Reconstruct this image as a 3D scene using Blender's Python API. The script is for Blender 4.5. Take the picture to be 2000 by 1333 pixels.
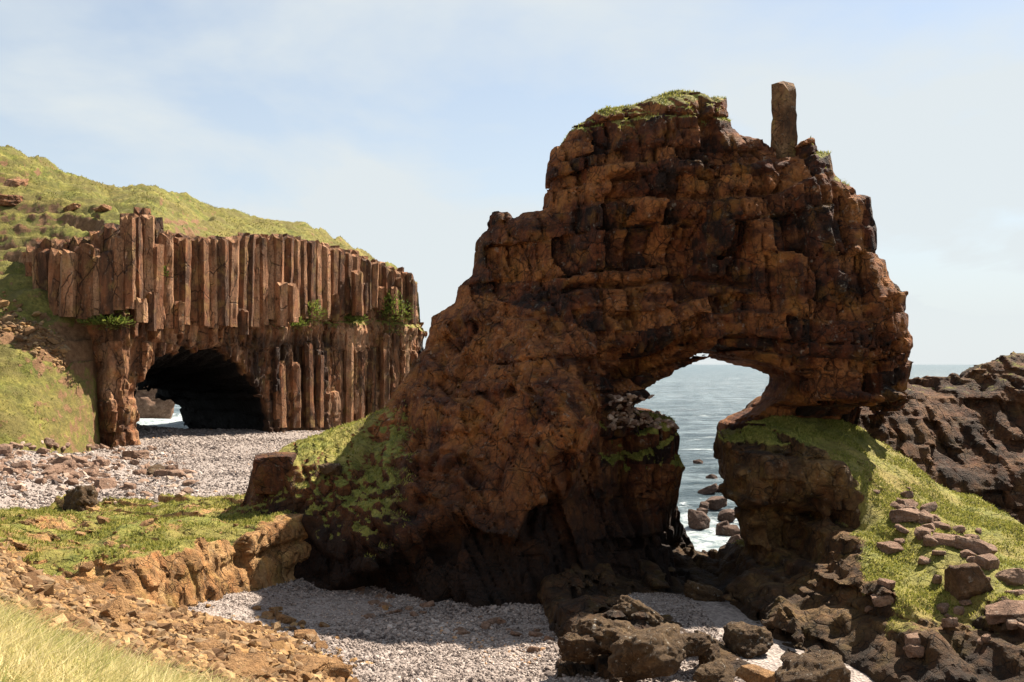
import bpy, math, random
import numpy as np
from math import radians

for o in list(bpy.data.objects):
    bpy.data.objects.remove(o)
SC = bpy.context.scene
COL = SC.collection

# ------------------------------------------------------------------ camera, sky, sun, exposure
EYE = 12.0            # camera height above the sea
FPX = 1944.4          # focal length in photograph pixels (35 mm lens, 2000 px wide)
cam = bpy.data.cameras.new('camera')
cam.lens = 35.0
cam.sensor_width = 36.0
cam.shift_y = 0.0228
cam.clip_start = 0.1
cam.clip_end = 60000
camo = bpy.data.objects.new('camera', cam)
COL.objects.link(camo)
camo.location = (0, 0, EYE)
camo.rotation_euler = (radians(90), 0, 0)
SC.camera = camo

SUN_AZ = np.array([0.75, 0.661])     # horizontal direction towards the sun
SUN_EL = radians(51)
world = bpy.data.worlds.new('World')
SC.world = world
world.use_nodes = True
wn, wl = world.node_tree.nodes, world.node_tree.links
wn.clear()
w_out = wn.new('ShaderNodeOutputWorld')
w_bg = wn.new('ShaderNodeBackground')
w_bg.inputs['Strength'].default_value = 0.05
sky = wn.new('ShaderNodeTexSky')
sky.sky_type = 'NISHITA'
sky.sun_disc = False
sky.sun_elevation = SUN_EL
sky.sun_rotation = math.atan2(SUN_AZ[0], SUN_AZ[1])
sky.air_density = 1.0
sky.dust_density = 0.6
sky.ozone_density = 1.0
w_tc = wn.new('ShaderNodeTexCoord')
w_sep = wn.new('ShaderNodeSeparateXYZ')
wl.new(w_tc.outputs['Generated'], w_sep.inputs[0])
def wmath(op, a, b=None, c=None):
    n = wn.new('ShaderNodeMath'); n.operation = op
    for i, v in enumerate((a, b, c)):
        if v is None: continue
        if isinstance(v, (int, float)): n.inputs[i].default_value = v
        else: wl.new(v, n.inputs[i])
    return n.outputs[0]
# clouds on a flat layer: project the view direction on a plane overhead
w_den = wmath('ADD', wmath('MAXIMUM', w_sep.outputs['Z'], 0.0), 0.22)
w_cmb = wn.new('ShaderNodeCombineXYZ')
wl.new(wmath('DIVIDE', w_sep.outputs['X'], w_den), w_cmb.inputs[0])
wl.new(wmath('DIVIDE', w_sep.outputs['Y'], w_den), w_cmb.inputs[1])
w_cmb.inputs[2].default_value = 2.6
w_noise = wn.new('ShaderNodeTexNoise')
w_noise.inputs['Scale'].default_value = 1.15
w_noise.inputs['Detail'].default_value = 6.0
w_noise.inputs['Roughness'].default_value = 0.52
w_noise.inputs['Distortion'].default_value = 0.25
wl.new(w_cmb.outputs[0], w_noise.inputs['Vector'])
w_ramp = wn.new('ShaderNodeValToRGB')
w_ramp.color_ramp.elements[0].position = 0.42
w_ramp.color_ramp.elements[0].color = (0, 0, 0, 1)
w_ramp.color_ramp.elements[1].position = 0.62
w_ramp.color_ramp.elements[1].color = (1, 1, 1, 1)
wl.new(w_noise.outputs['Fac'], w_ramp.inputs[0])
# thin veil: everywhere a little, more towards the horizon
w_veil = wmath('MULTIPLY', wmath('POWER', wmath('SUBTRACT', 1.0, wmath('MINIMUM', wmath('MAXIMUM', w_sep.outputs['Z'], 0.0), 1.0)), 5.0), 0.80)
w_fac = wmath('MINIMUM', wmath('ADD', wmath('MULTIPLY', w_ramp.outputs[0], 0.62), wmath('ADD', w_veil, 0.30)), 0.95)
w_mix = wn.new('ShaderNodeMixRGB')
wl.new(w_fac, w_mix.inputs[0])
wl.new(sky.outputs[0], w_mix.inputs[1])
w_mix.inputs[2].default_value = (5.1, 5.48, 5.62, 1)
wl.new(w_mix.outputs[0], w_bg.inputs['Color'])
wl.new(w_bg.outputs[0], w_out.inputs['Surface'])

sun = bpy.data.lights.new('sun', 'SUN')
sun.energy = 5.0
sun.angle = radians(0.5)
sun.color = (1.0, 0.90, 0.76)
suno = bpy.data.objects.new('sun', sun)
COL.objects.link(suno)
suno.location = (30, 20, 60)
from mathutils import Vector
_sd = Vector((SUN_AZ[0] * math.cos(SUN_EL), SUN_AZ[1] * math.cos(SUN_EL), math.sin(SUN_EL)))
suno.rotation_euler = _sd.to_track_quat('Z', 'Y').to_euler()

SC.view_settings.view_transform = 'Standard'
SC.view_settings.look = 'None'
SC.view_settings.exposure = 1.6
SC.view_settings.gamma = 1.0
SC.view_settings.use_curve_mapping = False
SC.cycles.max_bounces = 5
SC.cycles.diffuse_bounces = 2
SC.cycles.use_denoising = True

# ------------------------------------------------------------------ helpers: noise, polygons, fits
RS = np.random.RandomState(7)
LUT = RS.rand(64 * 64 * 64).astype(np.float32)

def vnoise(x, y, z):
    x = np.asarray(x, np.float32); y = np.asarray(y, np.float32); z = np.asarray(z, np.float32)
    x, y, z = np.broadcast_arrays(x, y, z)
    fx = np.floor(x); fy = np.floor(y); fz = np.floor(z)
    ix = fx.astype(np.int32); iy = fy.astype(np.int32); iz = fz.astype(np.int32)
    ux = x - fx; uy = y - fy; uz = z - fz
    ux = ux * ux * (3 - 2 * ux); uy = uy * uy * (3 - 2 * uy); uz = uz * uz * (3 - 2 * uz)
    x0 = (ix & 63) << 12; x1 = ((ix + 1) & 63) << 12
    y0 = (iy & 63) << 6; y1 = ((iy + 1) & 63) << 6
    z0 = iz & 63; z1 = (iz + 1) & 63
    def ln(a, b, t): return a + (b - a) * t
    a = ln(ln(LUT[x0 + y0 + z0], LUT[x1 + y0 + z0], ux), ln(LUT[x0 + y1 + z0], LUT[x1 + y1 + z0], ux), uy)
    b = ln(ln(LUT[x0 + y0 + z1], LUT[x1 + y0 + z1], ux), ln(LUT[x0 + y1 + z1], LUT[x1 + y1 + z1], ux), uy)
    return ln(a, b, uz) * 2 - 1

def fbm(x, y, z, scale, octs=4, gain=0.5, seed=0.0):
    s = 1.0 / scale; a = 1.0; t = 0.0; out = 0
    for k in range(octs):
        out = out + a * vnoise(x * s + seed + 17.3 * k, y * s + 5.1 * k + seed * 1.7, z * s + 9.7 * k)
        t += a; a *= gain; s *= 2.03
    return out / t

def hsh(a, b=0, c=0):
    v = (np.asarray(a, np.int64) * 73856093) ^ (np.asarray(b, np.int64) * 19349663) ^ (np.int64(c) * 83492791)
    v = (v ^ (v >> 13)) * 1274126177
    return LUT[(v ^ (v >> 16)) & (64 * 64 * 64 - 1)]

def smooth(a, b, x):
    t = np.clip((x - a) / (b - a), 0, 1)
    return t * t * (3 - 2 * t)

def W(px, py, Y):
    """the world point at distance Y that stands at this place of the photograph"""
    return ((px - 1000.0) / FPX * Y, Y, EYE + (712.0 - py) / FPX * Y)

def sd_poly(px, pz, poly):
    """signed distance to a closed polygon, negative inside"""
    poly = np.asarray(poly, np.float32)
    d = np.full(px.shape, 1e9, np.float32)
    ins = np.zeros(px.shape, bool)
    n = len(poly)
    for i in range(n):
        ax, az = poly[i]; bx, bz = poly[(i + 1) % n]
        ex, ez = bx - ax, bz - az
        wx, wz = px - ax, pz - az
        t = np.clip((wx * ex + wz * ez) / (ex * ex + ez * ez + 1e-9), 0, 1)
        qx, qz = wx - ex * t, wz - ez * t
        d = np.minimum(d, qx * qx + qz * qz)
        if az != bz:
            c = ((az <= pz) & (bz > pz)) | ((bz <= pz) & (az > pz))
            ins ^= c & (px < ax + (pz - az) / (bz - az) * ex)
    d = np.sqrt(d)
    return np.where(ins, -d, d)

class TPS:
    """smooth surface through scattered control values (thin plate)"""
    def __init__(self, uv, val, lam=0.02):
        uv = np.asarray(uv, float); n = len(uv)
        self.uv = uv
        K = self.k(((uv[:, None] - uv[None]) ** 2).sum(-1)) + lam * np.eye(n)
        Pm = np.c_[np.ones(n), uv]
        A = np.zeros((n + 3, n + 3)); A[:n, :n] = K; A[:n, n:] = Pm; A[n:, :n] = Pm.T
        self.w = np.linalg.solve(A, np.r_[np.asarray(val, float), 0, 0, 0])
    @staticmethod
    def k(r2):
        return 0.5 * r2 * np.log(r2 + 1e-9)
    def __call__(self, u, v):
        sh = np.shape(u); u = np.ravel(u); v = np.ravel(v)
        n = len(self.uv)
        out = self.w[n] + self.w[n + 1] * u + self.w[n + 2] * v
        for i in range(n):
            out = out + self.w[i] * self.k((u - self.uv[i, 0]) ** 2 + (v - self.uv[i, 1]) ** 2)
        return out.reshape(sh).astype(np.float32)

def front_fit(pts, lam=0.05):
    """y = F(x, z) through photograph points with a distance each"""
    w = np.array([W(*p) for p in pts])
    return TPS(w[:, [0, 2]], w[:, 1], lam)

def outline(pts):
    """outline in metres (x, z), each point traced at its own distance"""
    return [(W(*p)[0], W(*p)[2]) for p in pts]

# ------------------------------------------------------------------ helpers: meshing
def surface_nets(f, org, h):
    s = f < 0
    nx, ny, nz = f.shape
    c = np.zeros((nx - 1, ny - 1, nz - 1), np.uint8)
    for dx in (0, 1):
        for dy in (0, 1):
            for dz in (0, 1):
                c += s[dx:nx - 1 + dx, dy:ny - 1 + dy, dz:nz - 1 + dz]
    act = (c > 0) & (c < 8)
    I, J, K = np.nonzero(act)
    vid = np.full(act.shape, -1, np.int32)
    vid[I, J, K] = np.arange(len(I))
    acc = np.zeros((len(I), 3), np.float32); cnt = np.zeros(len(I), np.float32)
    corners = [(a, b, d) for a in (0, 1) for b in (0, 1) for d in (0, 1)]
    val = {q: f[I + q[0], J + q[1], K + q[2]] for q in corners}
    for q in corners:
        for ax in range(3):
            if q[ax]: continue
            r = list(q); r[ax] = 1; r = tuple(r)
            a, b = val[q], val[r]
            cr = (a < 0) != (b < 0)
            t = np.where(cr, a / np.where(cr, a - b, 1), 0)
            p = np.array(q, np.float32)[None].repeat(len(I), 0)
            p[:, ax] += t
            acc[cr] += p[cr]; cnt[cr] += 1
    V = acc / cnt[:, None] + np.c_[I, J, K]
    V = V * h + np.asarray(org, np.float32)
    quads = []
    for ax in range(3):
        sl0 = [slice(None)] * 3; sl1 = [slice(None)] * 3
        sl0[ax] = slice(0, -1); sl1[ax] = slice(1, None)
        a, b = s[tuple(sl0)], s[tuple(sl1)]
        E = np.argwhere(a != b)
        o1, o2 = [(1, 2), (2, 0), (0, 1)][ax]
        ok = (E[:, o1] > 0) & (E[:, o2] > 0) & (E[:, o1] < f.shape[o1] - 1) & (E[:, o2] < f.shape[o2] - 1)
        E = E[ok]
        flip = a[E[:, 0], E[:, 1], E[:, 2]]
        def at(d1, d2):
            e = E.copy(); e[:, o1] += d1; e[:, o2] += d2
            return vid[e[:, 0], e[:, 1], e[:, 2]]
        q = np.stack([at(-1, -1), at(0, -1), at(0, 0), at(-1, 0)], 1)
        q[~flip] = q[~flip][:, ::-1]
        quads.append(q)
    return V, np.concatenate(quads)

def vertex_normals(V, Q):
    n = np.cross(V[Q[:, 2]] - V[Q[:, 0]], V[Q[:, -1]] - V[Q[:, 1]])
    N = np.zeros_like(V)
    for k in range(Q.shape[1]):
        for a in range(3):
            N[:, a] += np.bincount(Q[:, k], weights=n[:, a], minlength=len(V)).astype(V.dtype)
    return N / (np.linalg.norm(N, axis=1, keepdims=True) + 1e-9)

def mesh(name, V, Q, mat, attrs=None, smooth_=True, normals=None):
    V = np.asarray(V, np.float32); Q = np.asarray(Q, np.int32)
    me = bpy.data.meshes.new(name)
    me.vertices.add(len(V)); me.vertices.foreach_set('co', V.ravel())
    k = Q.shape[1]
    me.loops.add(Q.size); me.loops.foreach_set('vertex_index', Q.ravel())
    me.polygons.add(len(Q))
    me.polygons.foreach_set('loop_start', np.arange(0, Q.size, k, dtype=np.int32))
    me.polygons.foreach_set('use_smooth', np.full(len(Q), smooth_, bool))
    me.update(calc_edges=True)
    if attrs:
        for an, av in attrs.items():
            at = me.attributes.new(an, 'FLOAT', 'POINT')
            at.data.foreach_set('value', np.asarray(av, np.float32))
    if normals is not None:
        me.normals_split_custom_set_from_vertices(normals.tolist())
    me.materials.append(mat)
    return me

def link(name, me, parent=None, loc=None):
    o = bpy.data.objects.new(name, me)
    COL.objects.link(o)
    if loc is not None: o.location = loc
    if parent is not None: o.parent = parent
    return o

def empty(name, loc):
    e = link(name, None, None, loc)
    e.empty_display_size = 1.0
    return e

def tag(o, label=None, cat=None, group=None, kind=None):
    if label: o['label'] = label
    if cat: o['category'] = cat
    if group: o['group'] = group
    if kind: o['kind'] = kind
    return o

# ------------------------------------------------------------------ materials
class Mat:
    def __init__(self, name, rough=0.9):
        self.m = bpy.data.materials.new(name); self.m.use_nodes = True
        self.n, self.l = self.m.node_tree.nodes, self.m.node_tree.links
        self.b = self.n['Principled BSDF']
        self.b.inputs['Roughness'].default_value = rough
        self.b.inputs['Specular IOR Level'].default_value = 0.25
        self.tc = self.n.new('ShaderNodeNewGeometry').outputs['Position']
    def put(self, sock, v):
        if isinstance(v, (int, float)): sock.default_value = v
        elif isinstance(v, tuple): sock.default_value = v if len(v) == 4 else (*v, 1)
        else: self.l.new(v, sock)
    def noise(self, scale, detail=4, rough=0.55, vec=None, dist=0.0, stretch=None):
        t = self.n.new('ShaderNodeTexNoise')
        t.inputs['Scale'].default_value = scale; t.inputs['Detail'].default_value = detail
        t.inputs['Roughness'].default_value = rough; t.inputs['Distortion'].default_value = dist
        v = vec or self.tc
        if stretch:
            mp = self.n.new('ShaderNodeMapping'); mp.inputs['Scale'].default_value = stretch
            if len(stretch) == 3: self.l.new(v, mp.inputs['Vector']); v = mp.outputs[0]
        self.l.new(v, t.inputs['Vector'])
        return t.outputs['Fac']
    def voro(self, scale, feature='F1', stretch=None, out='Distance', rnd=1.0):
        t = self.n.new('ShaderNodeTexVoronoi'); t.feature = feature
        t.inputs['Scale'].default_value = scale; t.inputs['Randomness'].default_value = rnd
        v = self.tc
        if stretch:
            mp = self.n.new('ShaderNodeMapping'); mp.inputs['Scale'].default_value = stretch
            self.l.new(v, mp.inputs['Vector']); v = mp.outputs[0]
        self.l.new(v, t.inputs['Vector'])
        return t.outputs[out]
    def cracks(self, scale, stretch=(1, 1, 1), warp=0.5, width=0.06):
        """1 on stone, 0 in irregular cracks that come and go"""
        nz = self.n.new('ShaderNodeTexNoise'); nz.inputs['Scale'].default_value = scale * 0.8; nz.inputs['Detail'].default_value = 4
        self.l.new(self.tc, nz.inputs['Vector'])
        sc = self.n.new('ShaderNodeVectorMath'); sc.operation = 'MULTIPLY_ADD'
        self.l.new(nz.outputs['Color'], sc.inputs[0]); sc.inputs[1].default_value = (warp / scale * 2,) * 3; self.l.new(self.tc, sc.inputs[2])
        mp = self.n.new('ShaderNodeMapping'); mp.inputs['Scale'].default_value = stretch
        self.l.new(sc.outputs[0], mp.inputs['Vector'])
        v = self.n.new('ShaderNodeTexVoronoi'); v.feature = 'DISTANCE_TO_EDGE'; v.inputs['Scale'].default_value = scale
        self.l.new(mp.outputs[0], v.inputs['Vector'])
        e = self.math('ADD', v.outputs['Distance'], self.math('MULTIPLY', self.ramp(self.noise(scale * 0.6, 3), (0.45, 0.0), (0.6, 1.0)), width))
        return self.ramp(e, (0.0, 0.0), (width, 1.0))
    def ramp(self, fac, *stops):
        r = self.n.new('ShaderNodeValToRGB'); e = r.color_ramp.elements
        while len(e) < len(stops): e.new(0.5)
        for i, (p, c) in enumerate(stops):
            e[i].position = p
            e[i].color = (c, c, c, 1) if isinstance(c, (int, float)) else (*c, 1)
        self.l.new(fac, r.inputs[0])
        return r.outputs[0]
    def mix(self, fac, a, b, mode='MIX'):
        x = self.n.new('ShaderNodeMixRGB'); x.blend_type = mode
        self.put(x.inputs[0], fac); self.put(x.inputs[1], a); self.put(x.inputs[2], b)
        return x.outputs[0]
    def math(self, op, a, b=0.0):
        x = self.n.new('ShaderNodeMath'); x.operation = op
        self.put(x.inputs[0], a); self.put(x.inputs[1], b)
        return x.outputs[0]
    def attr(self, name):
        a = self.n.new('ShaderNodeAttribute'); a.attribute_name = name
        return a.outputs['Fac']
    def rand(self):
        return self.n.new('ShaderNodeObjectInfo').outputs['Random']
    def color(self, c): self.put(self.b.inputs['Base Color'], c)
    def bump(self, h, dist=0.1, strength=1.0, prev=None):
        b = self.n.new('ShaderNodeBump'); b.inputs['Distance'].default_value = dist
        b.inputs['Strength'].default_value = strength
        self.l.new(h, b.inputs['Height'])
        if prev is not None: self.l.new(prev, b.inputs['Normal'])
        self.l.new(b.outputs[0], self.b.inputs['Normal'])
        return b.outputs[0]

GRASS = ((0.075, 0.090, 0.015), (0.19, 0.19, 0.034), (0.33, 0.285, 0.07))
def grass_color(M, scale=1.0):
    g = M.ramp(M.noise(0.9 * scale, 6, 0.65), (0.3, GRASS[0]), (0.5, GRASS[1]), (0.7, GRASS[2]))
    return M.mix(M.ramp(M.noise(0.17 * scale, 4, 0.6), (0.42, 0.0), (0.66, 0.65)), g, (0.28, 0.195, 0.06))

def rock_material(name, dark, mid, light, lichen=0.3, turf=True, scale=1.0, bump=1.0, streak=(1, 1, 1), lic_col=(0.42, 0.38, 0.30), vary=0.2, crk=(0.75, 2.1), cst=(1, 1, 1.0), foot_shade=None, wall_shade=False, ck=0.85, ramp=(0.36, 0.68)):
    M = Mat(name, 0.88)
    tone = M.math('ADD', M.noise(0.55 * scale, 6, 0.62, stretch=streak), M.math('MULTIPLY', M.math('SUBTRACT', M.rand(), 0.5), vary))
    c = M.ramp(tone, (ramp[0], dark), (0.52, mid), (ramp[1], light))
    fine = M.noise(5.0 * scale, 6, 0.7)
    c = M.mix(M.ramp(fine, (0.35, 0.55), (0.62, 0.0)), c, tuple(v * 0.45 for v in dark))
    # rusty and dark streaks running down the face
    c = M.mix(M.ramp(M.noise(1.6 * scale, 5, 0.6, stretch=(1, 1, 0.22)), (0.48, 0.0), (0.68, 0.55)), c, (mid[0] * 1.25, mid[1] * 0.95, mid[2] * 0.8))
    c = M.mix(M.ramp(M.noise(1.1 * scale, 5, 0.65, stretch=(1, 1, 0.3)), (0.50, 0.0), (0.70, 0.6)), c, tuple(v * 0.5 for v in dark))
    if lichen:
        l1 = M.ramp(M.noise(2.6 * scale, 5, 0.7), (0.60, 0.0), (0.70, lichen))
        c = M.mix(l1, c, lic_col)
        l2 = M.ramp(M.noise(0.8 * scale, 5, 0.6), (0.52, 0.0), (0.68, lichen * 0.9))
        c = M.mix(l2, c, (light[0] * 0.95, light[1] * 1.15, light[2] * 0.6))
    h = M.mix(0.5, M.noise(2.2 * scale, 8, 0.68, stretch=streak), M.noise(9.0 * scale, 6, 0.7))
    n1 = M.bump(h, 0.34 * bump, 1.0)
    k1 = M.cracks(crk[0] * scale, cst, 0.45, 0.035); k2 = M.cracks(crk[1] * scale, cst, 0.45, 0.05)
    n2 = M.bump(k1, 0.14 * bump, 1.0, n1)
    n3 = M.bump(k2, 0.06 * bump, 1.0, n2)
    c = M.mix(M.ramp(k1, (0.0, ck), (0.8, 0.0)), c, tuple(v * 0.4 for v in dark))
    c = M.mix(M.ramp(k2, (0.0, 0.6), (0.8, 0.0)), c, tuple(v * 0.5 for v in dark))
    if foot_shade:      # shade at the foot of the rock, put into the colour by height
        sp = M.n.new('ShaderNodeSeparateXYZ'); M.l.new(M.tc, sp.inputs[0])
        hz = M.math('ADD', sp.outputs['Z'], M.math('MULTIPLY', M.math('SUBTRACT', M.noise(0.35, 5, 0.65), 0.5), 7.0))
        hz = M.math('DIVIDE', M.math('SUBTRACT', hz, foot_shade[0]), foot_shade[1] - foot_shade[0])
        c = M.mix(M.ramp(hz, (0.0, 0.93), (1.0, 0.0)), c, (0.009, 0.006, 0.0045))
    if wall_shade:      # shade in the cave and on the wall beside it, painted near black
        c = M.mix(M.attr('wall_shade'), c, (0.006, 0.0045, 0.004))
    if turf:
        t = M.attr('turf')
        tn = M.math('ADD', t, M.math('MULTIPLY', M.math('SUBTRACT', M.noise(1.7, 6, 0.7), 0.5), 1.1))
        tm = M.ramp(tn, (0.42, 0.0), (0.58, 1.0))
        c = M.mix(tm, c, grass_color(M, 1.6))
    M.color(c)
    return M.m

MAT_ARCH = rock_material('arch_rock', (0.018, 0.007, 0.0035), (0.125, 0.039, 0.013), (0.34, 0.128, 0.038), 0.4, streak=(0.6, 0.6, 1.6), foot_shade=(3.4, 9.0), vary=0.30, ramp=(0.40, 0.65), ck=0.6)
MAT_CLIFF = rock_material('cliff_rock', (0.08, 0.036, 0.017), (0.26, 0.118, 0.053), (0.46, 0.25, 0.135), 0.3, streak=(1, 1, 0.35), wall_shade=True, scale=0.8, vary=0.34, cst=(1, 1, 0.4))
MAT_LEDGE = rock_material('ledge_rock', (0.19, 0.095, 0.034), (0.40, 0.215, 0.082), (0.55, 0.33, 0.15), 0.25, scale=1.2, ck=0.5)
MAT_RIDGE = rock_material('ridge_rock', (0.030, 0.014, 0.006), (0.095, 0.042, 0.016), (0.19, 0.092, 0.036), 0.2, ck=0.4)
MAT_OUT = rock_material('outcrop_rock', (0.034, 0.018, 0.009), (0.13, 0.068, 0.026), (0.26, 0.15, 0.055), 0.3, foot_shade=(0.2, 4.2), ck=0.35)
MAT_BLOCK = rock_material('red_block_rock', (0.06, 0.024, 0.012), (0.17, 0.066, 0.030), (0.30, 0.135, 0.065), 0.3, scale=1.3)

MAT_PINN = rock_material('pinnacle_rock', (0.075, 0.037, 0.017), (0.23, 0.118, 0.052), (0.40, 0.235, 0.115), 0.4, scale=1.4, ck=0.5)
def boulder_material(name, dark, mid, light, lichen=0.3, scale=1.0):
    M = Mat(name, 0.88)
    c = M.ramp(M.noise(1.3 * scale, 6, 0.65), (0.3, dark), (0.52, mid), (0.72, light))
    c = M.mix(M.ramp(M.rand(), (0.0, 0.0), (1.0, 0.45)), c, M.mix(0.5, mid, light))
    c = M.mix(M.ramp(M.noise(6 * scale, 5, 0.7), (0.36, 0.5), (0.6, 0.0)), c, tuple(v * 0.5 for v in dark))
    c = M.mix(M.ramp(M.noise(3.2 * scale, 5, 0.7), (0.60, 0.0), (0.68, lichen)), c, (0.45, 0.42, 0.36))
    M.color(c)
    n1 = M.bump(M.mix(0.5, M.noise(3.5 * scale, 8, 0.72), M.noise(14 * scale, 5, 0.7)), 0.24 / scale, 1.0)
    k1 = M.cracks(2.2 * scale, (1, 1, 1), 0.5, 0.05)
    M.bump(k1, 0.05, 1.0, n1)
    return M.m
MAT_B_ORANGE = boulder_material('orange_stone', (0.14, 0.07, 0.028), (0.33, 0.175, 0.07), (0.46, 0.28, 0.13), 0.2)
MAT_B_PINK = boulder_material('pink_stone', (0.12, 0.066, 0.042), (0.28, 0.165, 0.11), (0.42, 0.285, 0.20), 0.35)
MAT_B_DARK = boulder_material('dark_stone', (0.05, 0.03, 0.022), (0.12, 0.07, 0.05), (0.20, 0.13, 0.095), 0.3)
MAT_B_MOSS = boulder_material('mossy_stone', (0.022, 0.012, 0.0065), (0.085, 0.047, 0.021), (0.19, 0.125, 0.062), 0.7, 1.4)

def hill_material():
    M = Mat('hill_turf', 0.95)
    g = grass_color(M, 0.55)
    g = M.mix(M.ramp(M.noise(2.4, 6, 0.7), (0.38, 0.65), (0.6, 0.0)), g, (0.05, 0.055, 0.012))
    g = M.mix(M.ramp(M.noise(0.33, 7, 0.7), (0.44, 0.0), (0.60, 0.75)), g, (0.12, 0.095, 0.03))
    earth = M.ramp(M.noise(1.6, 6, 0.7), (0.3, (0.10, 0.05, 0.022)), (0.7, (0.27, 0.15, 0.075)))
    t = M.attr('scree')
    tn = M.math('ADD', t, M.math('MULTIPLY', M.math('SUBTRACT', M.noise(0.8, 7, 0.72), 0.5), 1.4))
    c = M.mix(M.ramp(tn, (0.45, 0.0), (0.55, 1.0)), g, earth)
    M.color(c)
    M.bump(M.mix(0.5, M.noise(1.6, 8, 0.7), M.noise(6, 6, 0.75)), 0.5, 1.0)
    return M.m
MAT_HILL = hill_material()

def beach_material():
    M = Mat('shingle', 0.85)
    c = M.ramp(M.voro(9.0, 'F1', out='Color'), (0.2, (0.17, 0.14, 0.125)), (0.8, (0.33, 0.28, 0.25)))
    M.color(M.mix(M.ramp(M.noise(0.3, 5), (0.4, 0.0), (0.7, 0.4)), c, (0.16, 0.12, 0.10)))
    M.bump(M.voro(9.0, 'F1'), 0.08, 1.0)
    return M.m
MAT_BEACH = beach_material()

def pebble_material():
    M = Mat('pebble', 0.8)
    t = M.attr('tone')
    c = M.ramp(t, (0.0, (0.06, 0.045, 0.04)), (0.35, (0.19, 0.15, 0.128)), (0.75, (0.31, 0.255, 0.222)), (0.94, (0.44, 0.38, 0.34)), (1.0, (0.36, 0.21, 0.11)))
    M.color(c)
    return M.m
MAT_PEBBLE = pebble_material()

def scree_material():
    M = Mat('scree_earth', 0.95)
    c = M.ramp(M.noise(3.0, 7, 0.7), (0.3, (0.10, 0.052, 0.02)), (0.5, (0.22, 0.12, 0.045)), (0.72, (0.36, 0.21, 0.09)))
    v = M.voro(4.5, 'F1', out='Color')
    c = M.mix(0.35, c, M.ramp(v, (0.2, (0.12, 0.06, 0.022)), (0.8, (0.42, 0.25, 0.11))))
    t = M.attr('turf')
    c = M.mix(t, c, M.ramp(M.noise(2.2, 5), (0.3, (0.13, 0.12, 0.03)), (0.7, (0.30, 0.24, 0.09))))
    M.color(c)
    M.bump(M.mix(0.5, M.voro(4.5, 'DISTANCE_TO_EDGE'), M.noise(8, 7, 0.7)), 0.18, 1.0)
    return M.m
MAT_SCREE = scree_material()

def blade_material(name, c0, c1, c2, trans=0.45):
    M = Mat(name, 0.7)
    c = M.ramp(M.attr('tone'), (0.0, c0), (0.5, c1), (1.0, c2))
    M.color(c)
    tr = M.n.new('ShaderNodeBsdfTranslucent'); M.l.new(c, tr.inputs['Color'])
    mx = M.n.new('ShaderNodeMixShader'); mx.inputs[0].default_value = trans
    M.l.new(M.b.outputs[0], mx.inputs[1]); M.l.new(tr.outputs[0], mx.inputs[2])
    M.l.new(mx.outputs[0], M.n['Material Output'].inputs['Surface'])
    return M.m
MAT_BLADE = blade_material('grass_blade', (0.085, 0.105, 0.018), (0.22, 0.22, 0.042), (0.38, 0.33, 0.095))
MAT_HBLADE = blade_material('hill_blade', (0.06, 0.07, 0.014), (0.17, 0.155, 0.034), (0.34, 0.28, 0.09))
MAT_DRY = blade_material('dry_grass_blade', (0.24, 0.27, 0.06), (0.55, 0.48, 0.20), (0.75, 0.64, 0.36))
MAT_LEAF = blade_material('leaf', (0.05, 0.08, 0.012), (0.11, 0.14, 0.022), (0.20, 0.20, 0.05))

def sea_material():
    M = Mat('sea_water', 0.3)
    M.b.inputs['Specular IOR Level'].default_value = 0.2
    M.b.inputs['IOR'].default_value = 1.33
    base = M.ramp(M.noise(0.02, 5, 0.6, stretch=(0.35, 1, 1)), (0.35, (0.030, 0.050, 0.064)), (0.65, (0.065, 0.095, 0.112)))
    # lighter wave backs and whitecaps
    wv = M.noise(0.30, 8, 0.72, stretch=(0.40, 1.0, 1.0), dist=0.6)
    base = M.mix(M.ramp(wv, (0.47, 0.0), (0.58, 0.85)), base, (0.20, 0.255, 0.28))
    base = M.mix(M.ramp(M.noise(0.05, 6, 0.7, stretch=(0.3, 1, 1), dist=0.5), (0.46, 0.0), (0.6, 0.5)), base, (0.02, 0.045, 0.055))
    cap = M.ramp(M.noise(0.20, 9, 0.76, stretch=(0.26, 1.0, 1.0), dist=0.8), (0.575, 0.0), (0.64, 0.95))
    fm = M.attr('foam')
    fn = M.math('ADD', fm, M.math('MULTIPLY', M.math('SUBTRACT', M.noise(0.45, 9, 0.74, dist=1.2), 0.5), 2.0))
    foam = M.ramp(fn, (0.46, 0.0), (0.66, 1.0))
    f = M.math('MAXIMUM', cap, foam)
    fresh = M.ramp(M.noise(0.9, 8, 0.72, dist=0.8), (0.38, (0.16, 0.22, 0.24)), (0.55, (0.50, 0.55, 0.57)), (0.7, (0.70, 0.73, 0.74)))
    M.color(M.mix(f, base, fresh))
    M.put(M.b.inputs['Roughness'], M.ramp(f, (0, 0.32), (1, 0.85)))
    h = M.mix(0.5, M.noise(0.5, 8, 0.68, stretch=(0.5, 1, 1), dist=0.5), M.noise(2.4, 6, 0.7, stretch=(0.6, 1, 1)))
    M.bump(h, 1.4, 1.0)
    return M.m
MAT_SEA = sea_material()

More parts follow.
